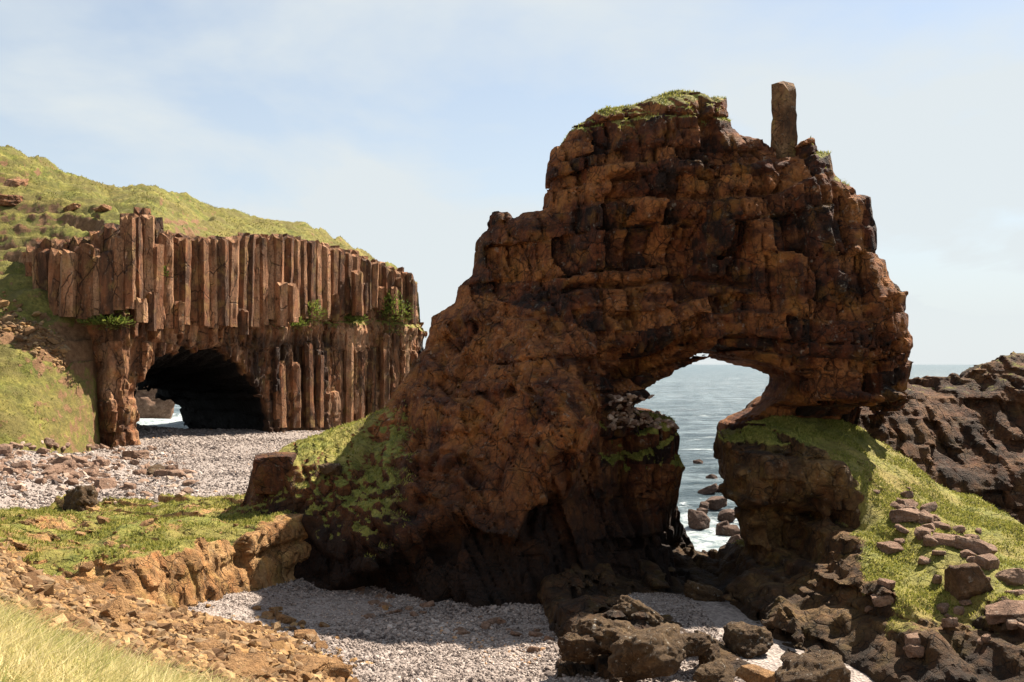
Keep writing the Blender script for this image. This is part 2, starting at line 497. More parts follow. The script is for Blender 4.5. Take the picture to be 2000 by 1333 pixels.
# ------------------------------------------------------------------ rock masses: jointed blocks cut into a solid
def make_blocks(seed, layer, joint, dip=(0, 0), warp=0.5, ang=0.3, bed=0.55):
    rs = np.random.RandomState(seed)
    b = np.cumsum(rs.uniform(layer[0], layer[1], 400)) - 12.0
    sp = rs.uniform(joint[0], joint[1], 401).astype(np.float32); of = rs.rand(401).astype(np.float32)
    gl = (rs.rand(401) < bed).astype(np.float32)
    ca, sa = math.cos(ang), math.sin(ang)
    def fn(x, y, z):
        zz = z + dip[0] * x + dip[1] * y + warp * vnoise(x / 5.5 + seed, y / 5.5, z / 7.0) + 0.14 * vnoise(x / 1.3, y / 1.3 + seed, z / 1.3)
        li = np.searchsorted(b, zz).astype(np.int32)
        lo, hi = b[li - 1].astype(np.float32), b[li].astype(np.float32)
        dl = np.minimum(zz - lo, hi - zz)
        s = sp[li]
        u = (x * ca + y * sa + 0.35 * vnoise(x / 2.5, y / 2.5, z / 2.0 + seed) + 0.10 * vnoise(x / .7, y / .7, z / .7 + seed)) / s + of[li]
        iu = np.floor(u).astype(np.int32); fu = u - iu
        j0 = hsh(iu, li, seed) * 0.6 - 0.3; j1 = hsh(iu + 1, li, seed) * 0.6 - 0.3
        lowc = fu < j0; highc = fu > 1 + j1
        du = np.where(lowc, j0 - fu, np.where(highc, fu - 1 - j1, np.minimum(fu - j0, 1 + j1 - fu))) * s
        iu = np.where(lowc, iu - 1, np.where(highc, iu + 1, iu))
        cid = (li.astype(np.int64) << 16) + iu + 30000
        dl = dl + 0.35 * (1 - gl[li]) * (dl < 0.2)
        return cid, np.minimum(dl, du), (zz - lo) / (hi - lo), fu
    return fn

def solid(lo, hi, h, base, detail):
    """base(x,z 2D grids, y axis) -> 3D field; detail(x,y,z) adds to it in a band near the surface"""
    n = [int((hi[i] - lo[i]) / h) + 1 for i in range(3)]
    xs, ys, zs = [(lo[i] + h * np.arange(n[i])).astype(np.float32) for i in range(3)]
    X2, Z2 = np.meshgrid(xs, zs, indexing='ij')
    f = base(X2, Z2, ys).astype(np.float32)
    I = np.nonzero(np.abs(f) < 1.1)
    f[I] += detail(xs[I[0]], ys[I[1]], zs[I[2]])
    V, Q = surface_nets(f, lo, h)
    c = 3
    occ = np.zeros([m // c + 2 for m in n], bool)
    I = np.floor((V - np.asarray(lo, np.float32)) / (h * c)).astype(int)
    occ[I[:, 0], I[:, 1], I[:, 2]] = True
    left = occ.copy(); best = None
    while left.any():
        reach = np.zeros_like(occ)
        sd = np.argwhere(left)[left.sum() // 2]; reach[tuple(sd)] = True
        cnt = 0
        for _ in range(600):
            for ax in range(3):
                r = np.moveaxis(reach, ax, 0); q = np.moveaxis(occ, ax, 0)
                r[1:] |= r[:-1] & q[1:]; r[:-1] |= r[1:] & q[:-1]
            k = int(reach.sum())
            if k == cnt: break
            cnt = k
        if best is None or cnt > best.sum(): best = reach
        left &= ~reach
        if best.sum() > left.sum(): break
    reach = best
    keep = reach[I[:, 0], I[:, 1], I[:, 2]]
    keepf = keep[Q].all(1)
    idx = np.cumsum(keep) - 1
    return V[keep], idx[Q[keepf]]

def split_blocks(root, V, Q, mat, turf, blockfn, maxn, min_area, name='rock_block', buried=None, cover=None, wall_shade=None):
    """the largest joint blocks become parts of their own, the rest stays one body"""
    if buried is not None: Q = Q[~buried(V[Q].mean(1))]
    C = V[Q].mean(1)
    cid = blockfn(C[:, 0], C[:, 1], C[:, 2])[0]
    fn = np.cross(V[Q[:, 2]] - V[Q[:, 0]], V[Q[:, 3]] - V[Q[:, 1]]) * 0.5
    ar = np.linalg.norm(fn, axis=1)
    view = np.array([0, 0, EYE], np.float32) - C
    seen = (fn * view).sum(1) > 0
    u, inv = np.unique(cid, return_inverse=True)
    A = np.bincount(inv, weights=ar * seen)
    ok = A > min_area
    order = np.argsort(-A)
    order = [k for k in order if ok[k]][:maxn]
    rank = np.full(len(u), -1); rank[order] = np.arange(len(order))
    g = rank[inv]
    if cover is not None: g[cover(C)] = -1
    g[~seen & (C[:, 1] > 54)] = -1
    base = np.array(root.location, np.float32) if root is not None else 0
    o = np.argsort(g, kind='stable'); gs = g[o]
    st = np.searchsorted(gs, np.arange(-1, len(order) + 1))
    out = []; rest = []
    for k in list(range(len(order))) + [-1]:
        fi = o[st[k + 1]: (st[k + 2] if k + 2 < len(st) else len(o))]
        if k < 0: fi = np.concatenate([fi] + rest)
        if len(fi) < 12 and k >= 0: rest.append(fi); continue
        vi, q = np.unique(Q[fi], return_inverse=True)
        q = q.reshape(-1, 4)
        if k >= 0:
            lab = np.arange(len(vi))
            for _ in range(200):
                m = lab[q].min(1); new = lab.copy()
                np.minimum.at(new, q.ravel(), np.repeat(m, 4))
                new = new[new]
                if (new == lab).all(): break
                lab = new
            fl = lab[q[:, 0]]
            main = np.bincount(fl).argmax()
            if (fl != main).any():
                rest.append(fi[fl != main]); fi = fi[fl == main]
                if len(fi) < 12: rest.append(fi); continue
                vi, q = np.unique(Q[fi], return_inverse=True); q = q.reshape(-1, 4)
        nm = 'rock_body' if k < 0 else name
        me = mesh(nm, V[vi] - base, q, mat, {'turf': turf[vi]} if wall_shade is None else {'turf': turf[vi], 'wall_shade': wall_shade[vi]}, False)
        out.append(link(nm, me, root))
    return out

def scatter_on(V, Q, weight, n, rs):
    """n random points on quads, by weight per vertex"""
    fn = np.cross(V[Q[:, 2]] - V[Q[:, 0]], V[Q[:, 3]] - V[Q[:, 1]]) * 0.5
    ar = np.linalg.norm(fn, axis=1) * weight[Q].mean(1)
    c = np.cumsum(ar); 
    i = np.searchsorted(c, rs.rand(n) * c[-1]).clip(0, len(Q) - 1)
    a = rs.rand(n, 1); b = rs.rand(n, 1)
    P = (V[Q[i, 0]] * (1 - a) + V[Q[i, 1]] * a) * (1 - b) + (V[Q[i, 3]] * (1 - a) + V[Q[i, 2]] * a) * b
    nn = fn[i] / (np.linalg.norm(fn[i], axis=1, keepdims=True) + 1e-9)
    return P, nn

def blades(P, N, h0, h1, w, rs, bend=0.35, lean=0.0, nrm=0.5):
    """a curved two-segment blade at every point: 5 verts, 2 quads-as-triangles"""
    n = len(P)
    a = rs.rand(n) * 2 * np.pi
    side = np.c_[np.cos(a), np.sin(a), np.zeros(n)]
    up = N * nrm + np.array([0, 0, 1.0]) * (1 - nrm)
    d = rs.randn(n, 3) * bend; d[:, 2] = 0
    d[:, 0] += lean
    H = rs.uniform(h0, h1, (n, 1)); wd = (w * rs.uniform(0.6, 1.4, (n, 1)))
    m = P + up * H * 0.55 + d * H * 0.25
    t = P + up * H + d * H
    b0 = P - side * wd * .5 - up * 0.03; b1 = P + side * wd * .5 - up * 0.03
    m0 = m - side * wd * .38; m1 = m + side * wd * .38
    V = np.stack([b0, b1, m1, m0, t], 1).reshape(-1, 3)
    k = np.arange(n)[:, None] * 5
    T = np.concatenate([k + np.array([[0, 1, 2]]), k + np.array([[0, 2, 3]]), k + np.array([[3, 2, 4]])])
    tone = np.repeat(np.clip(rs.normal(0.5, 0.24, n), 0, 1), 5)
    return V, T, tone

def grass_object(name, P, N, h0, h1, w, rs, mat, label=None, cat=None, parent=None, **kw):
    V, T, tone = blades(P, N, h0, h1, w, rs, **kw)
    if parent is not None: V = V - np.array(parent.location)
    o = link(name, mesh(name, V, T, mat, {'tone': tone}), parent)
    tag(o, label, cat, kind='stuff')
    return o

# ------------------------------------------------------------------ the sea
def build_sea():
    ys = np.concatenate([np.arange(46, 120, 0.5), 120 * (1.022 ** np.arange(0, 110)), [3000, 6000, 12000, 25000, 45000]])
    us = np.linspace(-1.6, 1.6, 200)
    Yg, U = np.meshgrid(ys, us, indexing='ij')
    X = U * np.maximum(Yg, 60)
    amp = 1.0 / (1 + (Yg / 700) ** 2) * smooth(46, 60, Yg)
    Z = amp * (0.95 * fbm(X * 0.55, Yg * 1.5, 0 * X, 14, 3) + 0.28 * fbm(X, Yg * 1.8, 0 * X, 3.5, 3, seed=4))
    # white water where the swell breaks on the shore
    d = np.hypot((X - 14) / 8.0, (Yg - 62) / 22.0)
    foam = 1.05 - 0.55 * d
    d2 = np.hypot((X + 78) / 26.0, (Yg - 210) / 30.0)
    foam = np.maximum(foam, 1.1 - 0.55 * d2)
    foam = np.maximum(foam, 0.38 * np.exp(-((Yg - 103 - 5 * vnoise(X / 9, 0 * X, 0 * X)) / 2.6) ** 2) + 0.18)
    foam = np.clip(foam, 0, 1.1)
    nx, ny = X.shape
    V = np.stack([X, Yg, Z - 0.12], -1).reshape(-1, 3)
    i = np.arange(nx * ny).reshape(nx, ny)
    Q = np.stack([i[:-1, :-1], i[:-1, 1:], i[1:, 1:], i[1:, :-1]], -1).reshape(-1, 4)
    o = link('sea', mesh('sea', V, Q, MAT_SEA, {'foam': foam.ravel()}))
    tag(o, kind='structure')
build_sea()

def grid_mesh(X, Y, Z):
    nx, ny = X.shape
    V = np.stack([X, Y, Z], -1).reshape(-1, 3).astype(np.float32)
    i = np.arange(nx * ny).reshape(nx, ny)
    Q = np.stack([i[:-1, :-1], i[1:, :-1], i[1:, 1:], i[:-1, 1:]], -1).reshape(-1, 4)
    return V, Q

# ------------------------------------------------------------------ the shingle beach
def beach_h(x, y):
    near = 1.6 + 0.10 * np.clip(-9 - x, 0, 6) + 0.35 * vnoise(x / 7, y / 7, 0 * x) - 0.02 * np.clip(x, 0, 10)
    far = 3.0 + 1.3 * smooth(-28, -36, x) * smooth(92, 80, y) + 0.25 * vnoise(x / 11, y / 11, 0 * x + 3) + 0.05 * np.clip(-30 - x, 0, 30)
    z = near + (far - near) * smooth(47, 57, y)
    z = z - 4.5 * smooth(4.0, 9.0, x) * smooth(44, 52, y)             # the gap where the sea comes in
    z = z - 3.0 * smooth(-9, -3, x) * smooth(58, 66, y)
    z = z - 6.0 * smooth(131, 148, y)
    return z

def build_beach():
    xs = np.linspace(-75, 30, 160); ys = np.linspace(14, 170, 220)
    X, Y = np.meshgrid(xs, ys, indexing='ij')
    V, Q = grid_mesh(X, Y, beach_h(X, Y) + 0.04 * vnoise(X * 2, Y * 2, 0 * X))
    tag(link('beach', mesh('beach', V, Q, MAT_BEACH)), kind='structure')
build_beach()

ICO_V = None
def icosphere(sub):
    t = (1 + 5 ** .5) / 2
    v = [(-1, t, 0), (1, t, 0), (-1, -t, 0), (1, -t, 0), (0, -1, t), (0, 1, t), (0, -1, -t), (0, 1, -t), (t, 0, -1), (t, 0, 1), (-t, 0, -1), (-t, 0, 1)]
    f = [(0, 11, 5), (0, 5, 1), (0, 1, 7), (0, 7, 10), (0, 10, 11), (1, 5, 9), (5, 11, 4), (11, 10, 2), (10, 7, 6), (7, 1, 8), (3, 9, 4), (3, 4, 2), (3, 2, 6), (3, 6, 8), (3, 8, 9), (4, 9, 5), (2, 4, 11), (6, 2, 10), (8, 6, 7), (9, 8, 1)]
    v = [np.array(p) / np.linalg.norm(p) for p in v]
    for _ in range(sub):
        cache = {}; nf = []
        def mid(a, b):
            k = (min(a, b), max(a, b))
            if k not in cache:
                m = v[a] + v[b]; v.append(m / np.linalg.norm(m)); cache[k] = len(v) - 1
            return cache[k]
        for a, b, c in f:
            ab, bc, ca = mid(a, b), mid(b, c), mid(c, a)
            nf += [(a, ab, ca), (b, bc, ab), (c, ca, bc), (ab, bc, ca)]
        f = nf
    return np.array(v), np.array(f)
OCT = (np.array([(1, 0, 0), (0, 1, 0), (-1, 0, 0), (0, -1, 0), (0, 0, 1), (0, 0, -1.0)]), np.array([(0, 1, 4), (1, 2, 4), (2, 3, 4), (3, 0, 4), (1, 0, 5), (2, 1, 5), (3, 2, 5), (0, 3, 5)]))
ICO0 = icosphere(0); ICO2 = icosphere(2); ICO3 = icosphere(3); ICO4 = icosphere(4); ICO5 = icosphere(5)

def build_pebbles(name, x0, x1, y0, y1, n, s0, s1, keep, label, seed):
    rs = np.random.RandomState(seed)
    x = rs.uniform(x0, x1, n); y = rs.uniform(y0, y1, n)
    k = keep(x, y); x, y = x[k], y[k]; n = len(x)
    z = beach_h(x, y) + 0.04 * vnoise(x * 2, y * 2, 0 * x)
    s = np.exp(rs.uniform(math.log(s0), math.log(s1), n))
    big = rs.rand(n) < 0.03; s[big] *= 2.0; s = s * (1 + 0.45 * vnoise(x / 4, y / 4, 0 * x + 9))
    tv = np.clip(rs.beta(2.0, 2.0, n) + 0.22 * vnoise(x / 2.5, y / 2.5, 0 * x) - 0.05, 0, 1)
    large = s > np.quantile(s, 0.88)
    PP, FF, TT = [], [], []; off = 0
    for (v, f), sel in ((ICO0, large), (OCT, ~large)):      # small ones need fewer faces
        m, k = int(sel.sum()), len(v)
        A = v[None] * (1 + 0.30 * (rs.rand(m, k) - .5))[..., None] * (s[sel] * (1.0 if k == 12 else 1.22))[:, None, None] * (np.array([1, 1, 0.7]) * rs.uniform(0.7, 1.25, (m, 3)))[:, None]
        if k == 6: A = A + rs.uniform(-.3, .3, A.shape) * s[sel][:, None, None]
        a = rs.rand(m) * 6.28; c, sn = np.cos(a)[:, None], np.sin(a)[:, None]
        A = np.stack([A[..., 0] * c - A[..., 1] * sn, A[..., 0] * sn + A[..., 1] * c, A[..., 2]], -1)
        A[..., 2] += A[..., 0] * rs.normal(0, 0.35, m)[:, None]
        A += np.stack([x[sel], y[sel], z[sel] + s[sel] * 0.25], -1)[:, None]
        PP.append(A.reshape(-1, 3)); FF.append((np.arange(m)[:, None, None] * k + f[None]).reshape(-1, 3) + off); TT.append(np.repeat(tv[sel], k)); off += m * k
    P, F, tone = np.concatenate(PP), np.concatenate(FF), np.concatenate(TT)
    o = link(name, mesh(name, P.reshape(-1, 3), F, MAT_PEBBLE, {'tone': tone}, False))
    tag(o, label, 'pebbles', kind='stuff')

build_pebbles('pebbles', -14, 8, 29, 49, 50000, 0.028, 0.072, lambda x, y: np.abs(x) < 0.56 * y, 'grey and pinkish rounded pebbles of the cove below the ledge', 3)
build_pebbles('pebbles', -52, -8, 54, 140, 46000, 0.06, 0.14, lambda x, y: np.random.RandomState(1).rand(len(x)) < 1.15 - (y - 54) / 130, 'pale grey pebbles of the beach in front of the cave', 4)

# ------------------------------------------------------------------ the hillside behind and left of the columns
CLIFF_PLAN = [(-60, 112), (50, 108), (70, 105), (120, 103), (190, 103), (240, 103), (300, 108), (400, 116), (500, 125), (600, 135), (680, 143), (740, 149), (800, 155), (830, 160)]
COL_TOP = [(-60, 505), (50, 500), (110, 478), (190, 470), (240, 432), (285, 418), (320, 468), (400, 476), (480, 468), (560, 470), (620, 482), (690, 502), (740, 522), (780, 536), (830, 556)]
def lin(tab, px): return np.interp(px, [t[0] for t in tab], [t[1] for t in tab])

def build_hill():
    st = [-700, -350, -120, 0, 60, 115, 150, 184, 206, 300, 400, 500, 600, 700, 780, 815]
    skyl = dict(zip(st, [110, 180, 245, 278, 302, 330, 346, 356, 366, 363, 400, 427, 438, 490, 530, 565]))
    skyY = dict(zip(st, [132, 132, 134, 135, 138, 140, 140, 140, 138, 142, 150, 158, 167, 173, 177, 180]))
    rows = []
    for p in st:
        if p <= 184:
            k = float(np.interp(p, [0, 60, 115, 150, 184], [0, 3, 7.5, 11.5, 16]))
            r = [(930, 74 + k), (888, 83 + k), (780, 88 + k * .8), (690, 93 + k * .65), (590, 101 + k * .3), (490, 111 + k * .1), (400, 121)]
        else:
            Yf = lin(CLIFF_PLAN, p); ct = lin(COL_TOP, p)
            b = 3.2 if p < 220 else 2.2
            if p < 215: r = [(930, 100), (895, 104), (850, 106), (780, 107), (680, 109), (ct + 4, Yf + b), ((ct + skyl[p]) / 2 + 4, (Yf + b) * .55 + skyY[p] * .45)]
            else: r = [(ct + 60, Yf + 3.2), (ct + 50, Yf + 3.1), (ct + 40, Yf + 3.0), (ct + 30, Yf + 2.9), (ct + 18, Yf + 2.6), (ct + 4, Yf + b), ((ct + skyl[p]) / 2 + 4, (Yf + b) * .55 + skyY[p] * .45)]
        r.append((skyl[p], skyY[p]))
        pts = [W(p, a, b) for a, b in r]
        x, y, z = pts[-1]
        pts.append((x * 1.12, y + 26, z - 1.5)); pts.append((x * 1.3, y + 70, z - 14))
        rows.append(pts)
    R = np.array(rows)                                  # station, row, xyz
    sp = np.array(st, float)
    pg = np.concatenate([np.linspace(-700, -120, 60), np.linspace(-112, 850, 300)])
    tg = np.linspace(0, R.shape[1] - 1, 240)
    # linear in station, smooth in row
    A = np.stack([[np.interp(pg, sp, R[:, j, c]) for c in range(3)] for j in range(R.shape[1])])     # row, xyz, pg
    G = np.stack([[np.interp(tg, np.arange(R.shape[1]), A[:, c, i]) for c in range(3)] for i in range(len(pg))])  # pg, xyz, tg
    ker = np.array([1, 4, 6, 4, 1.]) / 16
    for _ in range(4):
        Gp = np.pad(G, ((0, 0), (0, 0), (2, 2)), 'edge'); G = sum(ker[k] * Gp[:, :, k:k + G.shape[2]] for k in range(5))
        Gp = np.pad(G, ((2, 2), (0, 0), (0, 0)), 'edge'); G = sum(ker[k] * Gp[k:k + G.shape[0]] for k in range(5))
    X, Y, Z = G[:, 0], G[:, 1], G[:, 2]
    n1 = 1.25 * fbm(X, Y, Z, 9, 5, 0.58, 2.0); n2 = fbm(X, Y, Z * 2.0, 2.6, 4, 0.6, 8.0)
    # soil terraces
    tz = Z * 0.55 + 1.6 * fbm(X, Y, Z * 0, 14, 3, seed=5)
    fr = tz - np.floor(tz)
    terr = (np.where(fr < 0.8, fr / 0.8, (1 - fr) / 0.2) - .5)
    up = smooth(8, 20, Z)
    n3 = fbm(X, Y, Z, 1.0, 3, 0.6, 4.0)
    Zn = Z + (0.30 * n3 + 0.7 * n1 + 0.40 * n2 + 1.0 * terr * (0.2 + up)) 
    Yn = Y - 0.5 * n2
    V, Q = grid_mesh(X, Yn, Zn)
    Q = Q[:, ::-1]
    N = vertex_normals(V, Q)
    if N[:, 2].mean() < 0: Q = Q[:, ::-1]; N = -N
    px = 1000 + V[:, 0] / V[:, 1] * FPX; 
    zz = V[:, 2]
    # the bare strip of fallen stones on the lower slope
    band = np.exp(-(((zz - (16.6 - 0.33 * (V[:, 0] + 53.0))) / 1.5) ** 2)) * (V[:, 1] < 108) * smooth(-36, -42, V[:, 0])
    steep = smooth(0.72, 0.42, N[:, 2])
    brown = 0.36 * smooth(16, 24, zz) - 0.1
    scree = np.clip(0.9 * band + 0.55 * steep + brown, 0, 1)
    o = link('hillside', mesh('hillside', V, Q, MAT_HILL, {'scree': scree}))
    tag(o, kind='structure')
    rs = np.random.RandomState(5)
    wgt = (1 - scree) * (N[:, 2] > 0.35) * np.clip(0.3 + vnoise(V[:, 0] / 2.5, V[:, 1] / 2.5, V[:, 2] / 2.5) * 1.2, 0.03, 1) * (V[:, 1] < 175)
    P, nn = scatter_on(V, Q, wgt, 34000, rs)
    grass_object('grass', P, np.abs(nn), 0.08, 0.28, 0.10, rs, MAT_HBLADE, 'yellow-green turf growing on the hillside above the columns', 'grass', bend=0.5)
    return V, Q, N, scree
HILL = build_hill()

# ------------------------------------------------------------------ the rock arch (sea stack)
def build_arch():
    root = empty('rock_arch', (4, 48, 2))
    tag(root, 'tall dark brown natural rock arch with a sea window and a thin pinnacle', 'rock arch')
    Ya, Yf, Yh = 51.5, 54.0, 50.0
    L = [(430, 1330, 50), (440, 1010, 50), (475, 985, 51), (490, 905, 52), (560, 872, 53), (640, 846, Yf), (700, 828, Yf), (745, 800, Yf), (790, 735, Yf), (822, 685, Yf),
         (843, 622, Yf), (888, 592, 53), (894, 560, 53), (925, 541, 53), (930, 470, 53), (950, 450, 53), (963, 415, 53), (985, 410, Ya), (1003, 418, Ya), (1022, 411, Ya), (1055, 410, Ya), (1068, 402, Ya),
         (1072, 335, Ya), (1078, 288, Ya), (1108, 258, Ya), (1118, 236, Ya), (1166, 217, Ya), (1190, 205, Ya), (1240, 200, Ya), (1300, 182, Ya), (1340, 175, Ya), (1390, 188, Ya), (1422, 188, Ya),
         (1424, 253, Ya), (1445, 263, Ya), (1480, 270, Ya), (1497, 290, Ya), (1507, 296, Ya), (1510, 318, Ya), (1553, 312, Ya), (1556, 292, Ya), (1575, 270, Ya), (1592, 270, Ya), (1600, 297, Ya), (1622, 299, Ya),
         (1625, 345, Ya), (1650, 358, Ya), (1678, 378, Ya), (1697, 384, Ya), (1699, 442, Ya), (1706, 446, Ya), (1701, 505, Ya), (1720, 514, Ya), (1722, 543, Ya), (1745, 558, Ya), (1758, 573, Ya),
         (1750, 598, Ya), (1762, 618, Ya), (1765, 642, Ya), (1780, 655, Ya), (1787, 690, Ya), (1774, 712, Ya), (1764, 750, Ya), (1800, 800, Ya), (1835, 860, Ya), (1815, 930, 50), (1740, 895, 50), (1690, 865, 50), (1640, 830, 50), (1560, 830, 51), (1500, 850, 51), (1440, 862, 51), (1440, 835, 51.5), (1476, 805, 53), (1498, 772, 54.5), (1508, 738, 55), (1480, 716, 53.5), (1440, 702, 52.5), (1400, 686, Yh), (1370, 700, Yh), (1330, 717, Yh), (1300, 737, Yh), (1270, 755, Yh), (1288, 766, 48), (1275, 785, 48), (1250, 797, 47.5),
         (1300, 812, 47.5), (1340, 832, 47.5), (1350, 862, 47.5), (1344, 900, 47.5), (1360, 935, 48), (1352, 975, 48.5), (1345, 1000, 49.5), (1358, 1050, 52), (1382, 1122, 55), (1390, 1330, 55)]
    def turn(pts):            # the wall stands askew: its right end is nearer
        return [(a, b, Y - (a - 1250) * 0.006 * min(max((900 - b) / 200.0, 0), 1)) for a, b, Y in pts]
    poly = outline(turn(L))
    F = front_fit(turn([(1100, 300, 51.3), (1250, 230, 50.8), (1400, 230, 50.4), (1450, 330, 50), (1580, 330, 50.3), (1650, 420, 50.2), (1000, 450, 51.5), (1200, 450, 49.8), (1400, 450, 49), (1600, 500, 49.3), (940, 520, 52),
                   (1100, 560, 49.6), (1300, 600, 48.6), (1500, 600, 48.6), (1700, 600, 49.6), (895, 620, 52), (1750, 680, 50), (1790, 830, 50.3), (1700, 800, 49.6), (1600, 720, 48.6), (1400, 660, 48.3), (1200, 620, 48.8),
                   (1000, 650, 48.6), (1090, 690, 46.6), (900, 720, 49.5), (850, 800, 49.5), (1000, 800, 45.6), (1100, 780, 44.6), (1150, 850, 44.0), (950, 900, 45.8), (1050, 950, 43.2), (880, 960, 45.4), (1000, 1040, 42.2), (850, 1050, 44.3),
                   (1000, 1190, 40.6), (1000, 1300, 39.5), (800, 1140, 43.2), (700, 1060, 46), (1120, 1100, 43), (1150, 1200, 42.5), (1300, 1200, 44), (740, 830, 53), (650, 860, 52.2), (600, 930, 50), (700, 950, 49.2), (800, 880, 50.3), (560, 970, 49.8), (640, 1010, 48), (650, 1140, 46.8),
                   (480, 960, 51), (500, 1100, 48.5), (1250, 850, 47.2), (1200, 900, 46.6), (1320, 900, 47.2), (1220, 1000, 46.8), (1320, 1000, 47.6), (1340, 1100, 50), (1380, 1200, 53), (1250, 1300, 43), (1250, 475, 50.6), (1350, 480, 50.2), (1250, 405, 49.2), (1380, 405, 48.8), (1150, 420, 50.2), (1470, 420, 49)]), 0.15)
    alc = outline(turn([(1128, 725, 48.5), (1135, 692, 48.5), (1180, 668, 48.5), (1260, 655, 48.5), (1340, 655, 48.5), (1400, 672, 48.5), (1470, 690, 48.5), (1515, 725, 48.5), (1500, 800, 48.5), (1380, 900, 48.5), (1340, 800, 48.5), (1250, 788, 48.5), (1200, 796, 48.5), (1160, 785, 48.5)]))
    blk = make_blocks(11, (0.55, 2.6), (0.6, 2.0), dip=(-0.07, 0.05), warp=1.1, ang=0.35)
    blk2 = make_blocks(12, (0.5, 2.2), (0.22, 0.75), dip=(0.10, 0.05), warp=1.3, ang=0.35)
    blk3 = make_blocks(13, (0.5, 2.4), (0.7, 2.6), dip=(1.5, 0.3), warp=2.2, ang=-0.7)
    GRID = {}
    but = outline([(740, 820, 45), (850, 640, 45), (1050, 590, 45), (1125, 680, 45), (1160, 770, 44.5), (1165, 800, 44), (1130, 870, 44), (1095, 965, 43.5), (1040, 1000, 43), (1015, 1050, 43), (940, 1030, 43.5), (860, 970, 44.5), (790, 930, 45.5)])
    def base(X, Z, ys):
        f2 = F(X, Z)
        sb = sd_poly(X, Z, but).astype(np.float32)
        f2 = f2 + 2.6 * smooth(-0.1, 0.7, sb + 0.25 * vnoise(X / 1.2, Z / 1.2, 0 * X)) * smooth(-0.5, 1.2, (X - 0.5) * 0.6 - (Z - 7.8) * 0.8) * smooth(10.8, 9.8, Z) - 0.5 * smooth(0.2, -1.6, sb) * smooth(-2.5, 1.0, X)
        gx, gz = np.gradient(f2, X[1, 0] - X[0, 0], Z[0, 1] - Z[0, 0])
        nrm = 1 / np.sqrt(1 + gx ** 2 + gz ** 2)
        sd = sd_poly(X, Z, poly).astype(np.float32)
        f2 = f2 + 0.7 * np.exp(-np.maximum(-sd, 0) / 0.5)                # worn edges
        GRID['sd'] = sd; GRID['o'] = (X[0, 0], Z[0, 0]); GRID['h'] = X[1, 0] - X[0, 0]
        B = 57.5 - 0.10 * np.clip(Z - 10, 0, 20) - 0.36 * np.clip(X - 5, -12, 15) * smooth(2, 9, Z)
        y = ys[None, :, None]
        a = (f2[:, None] - y) * nrm[:, None]
        f = np.maximum(a, sd[:, None])
        f = np.maximum(f, y - B[:, None])
        sa = sd_poly(X, Z, alc).astype(np.float32)
        f = np.maximum(f, -(sa[:, None] + np.maximum(0, y - 47.5) * 0.62))
        return f
    def buttress(x, z):       # 1 on the smooth slabby foot on the left
        return smooth(16.5, 13.0, z + 0.35 * (x - 1)) * smooth(5.5, 3.0, x)
    def detail(x, y, z):
        bt = buttress(x, z)
        cid, d, tz, fu = blk(x, y, z)
        r = hsh(cid, 1, 3); r2 = hsh(cid, 2, 5); r3 = hsh(cid, 3, 5)
        am = 1 - 0.72 * bt
        out = -am * (0.52 * (r - 0.5) * 2 + 0.25 * (r2 - 0.5) * (tz - .5) * 2 + 0.25 * (r3 - .5) * (fu - .5) * 2)
        out += am * 0.55 * np.exp(-(d / 0.085) ** 2)
        cid2, d2, _, _ = blk2(x, y, z)
        out += am * (-0.34 * (hsh(cid2, 7, 1) - .5) + 0.22 * np.exp(-(d2 / 0.065) ** 2))
        # dark horizontal fissures: bench under the crown, long arc over the window
        arc = 16.2 - 0.028 * (x - 7.5) ** 2 - 0.3 * vnoise(x / 3, y / 3, z * 0)
        out += 0.75 * np.exp(-((z - arc) / 0.17) ** 2) * smooth(1, 3, x) * smooth(13, 10, x)
        bench = 20.0 + 0.03 * x + 0.35 * vnoise(x / 2.5, y * 0, z * 0)
        out += 0.55 * np.exp(-((z - bench) / 0.22) ** 2) * smooth(3, 5, x) * smooth(14, 12, x)
        # slabs of the foot run steeply
        w = x * 0.86 + z * 0.5
        cid3, d3, t3, f3 = blk3(x, y, z)
        out += bt * (-0.55 * (hsh(cid3, 3, 3) - .5) + 0.22 * np.exp(-(d3 / 0.075) ** 2) - 0.45 * (hsh(cid3, 5, 3) - .5) * (t3 - .5))
        out += (1 - bt) * 0.6 * fbm(x + 0.5 * y, y * 0 + 3, z * 0.22, 2.2, 2, 0.5, 2.0)
        out += bt * 0.40 * fbm(x, y, z, 1.5, 3, 0.55, 9.0)
        out += bt * (0.30 * fbm(w * 1.0, y * 0.6, (z * 0.86 - x * 0.5) * 0.22, 1.5, 4, 0.55, 3) )
        out += 0.36 * fbm(x, y, z, 3.2, 2, 0.5, 1.0) + 0.11 * fbm(x, y, z, 0.7, 3, 0.55, 6.0)
        ii = np.rint((x - GRID['o'][0]) / GRID['h']).astype(int); kk = np.rint((z - GRID['o'][1]) / GRID['h']).astype(int)
        edge = GRID['sd'][ii, kk]
        out = np.where(edge > 0.1, np.maximum(out, 0.0), out)
        return np.clip(out * (0.42 + 0.58 * smooth(0.1, 1.6, -edge)), -0.9, 0.9 - 0.45 * smooth(0.8, 0.1, -edge))
    V, Q = solid((-15.5, 38.5, -0.6), (21.5, 62.5, 27.6), 0.12, base, detail)
    N = vertex_normals(V, Q)
    x, y, z = V.T
    t = smooth(0.35, 0.75, N[:, 2])
    reg = 0.45 * smooth(-3.5, -6.5, x) * smooth(11.5, 8.5, z) * smooth(2.5, 4.2, z)
    reg = np.maximum(reg, 0.5 * smooth(23.6, 24.4, z) * smooth(12.6, 11.5, x))
    reg = np.maximum(reg, 1.0 * (np.abs(z - 8.4) < 1.4) * (x > 4.2) * (x < 9.5) * (y < 52) * 1.2)
    reg = np.maximum(reg, 0.5 * smooth(20.6, 21.0, z) * smooth(14.6, 15.2, x))
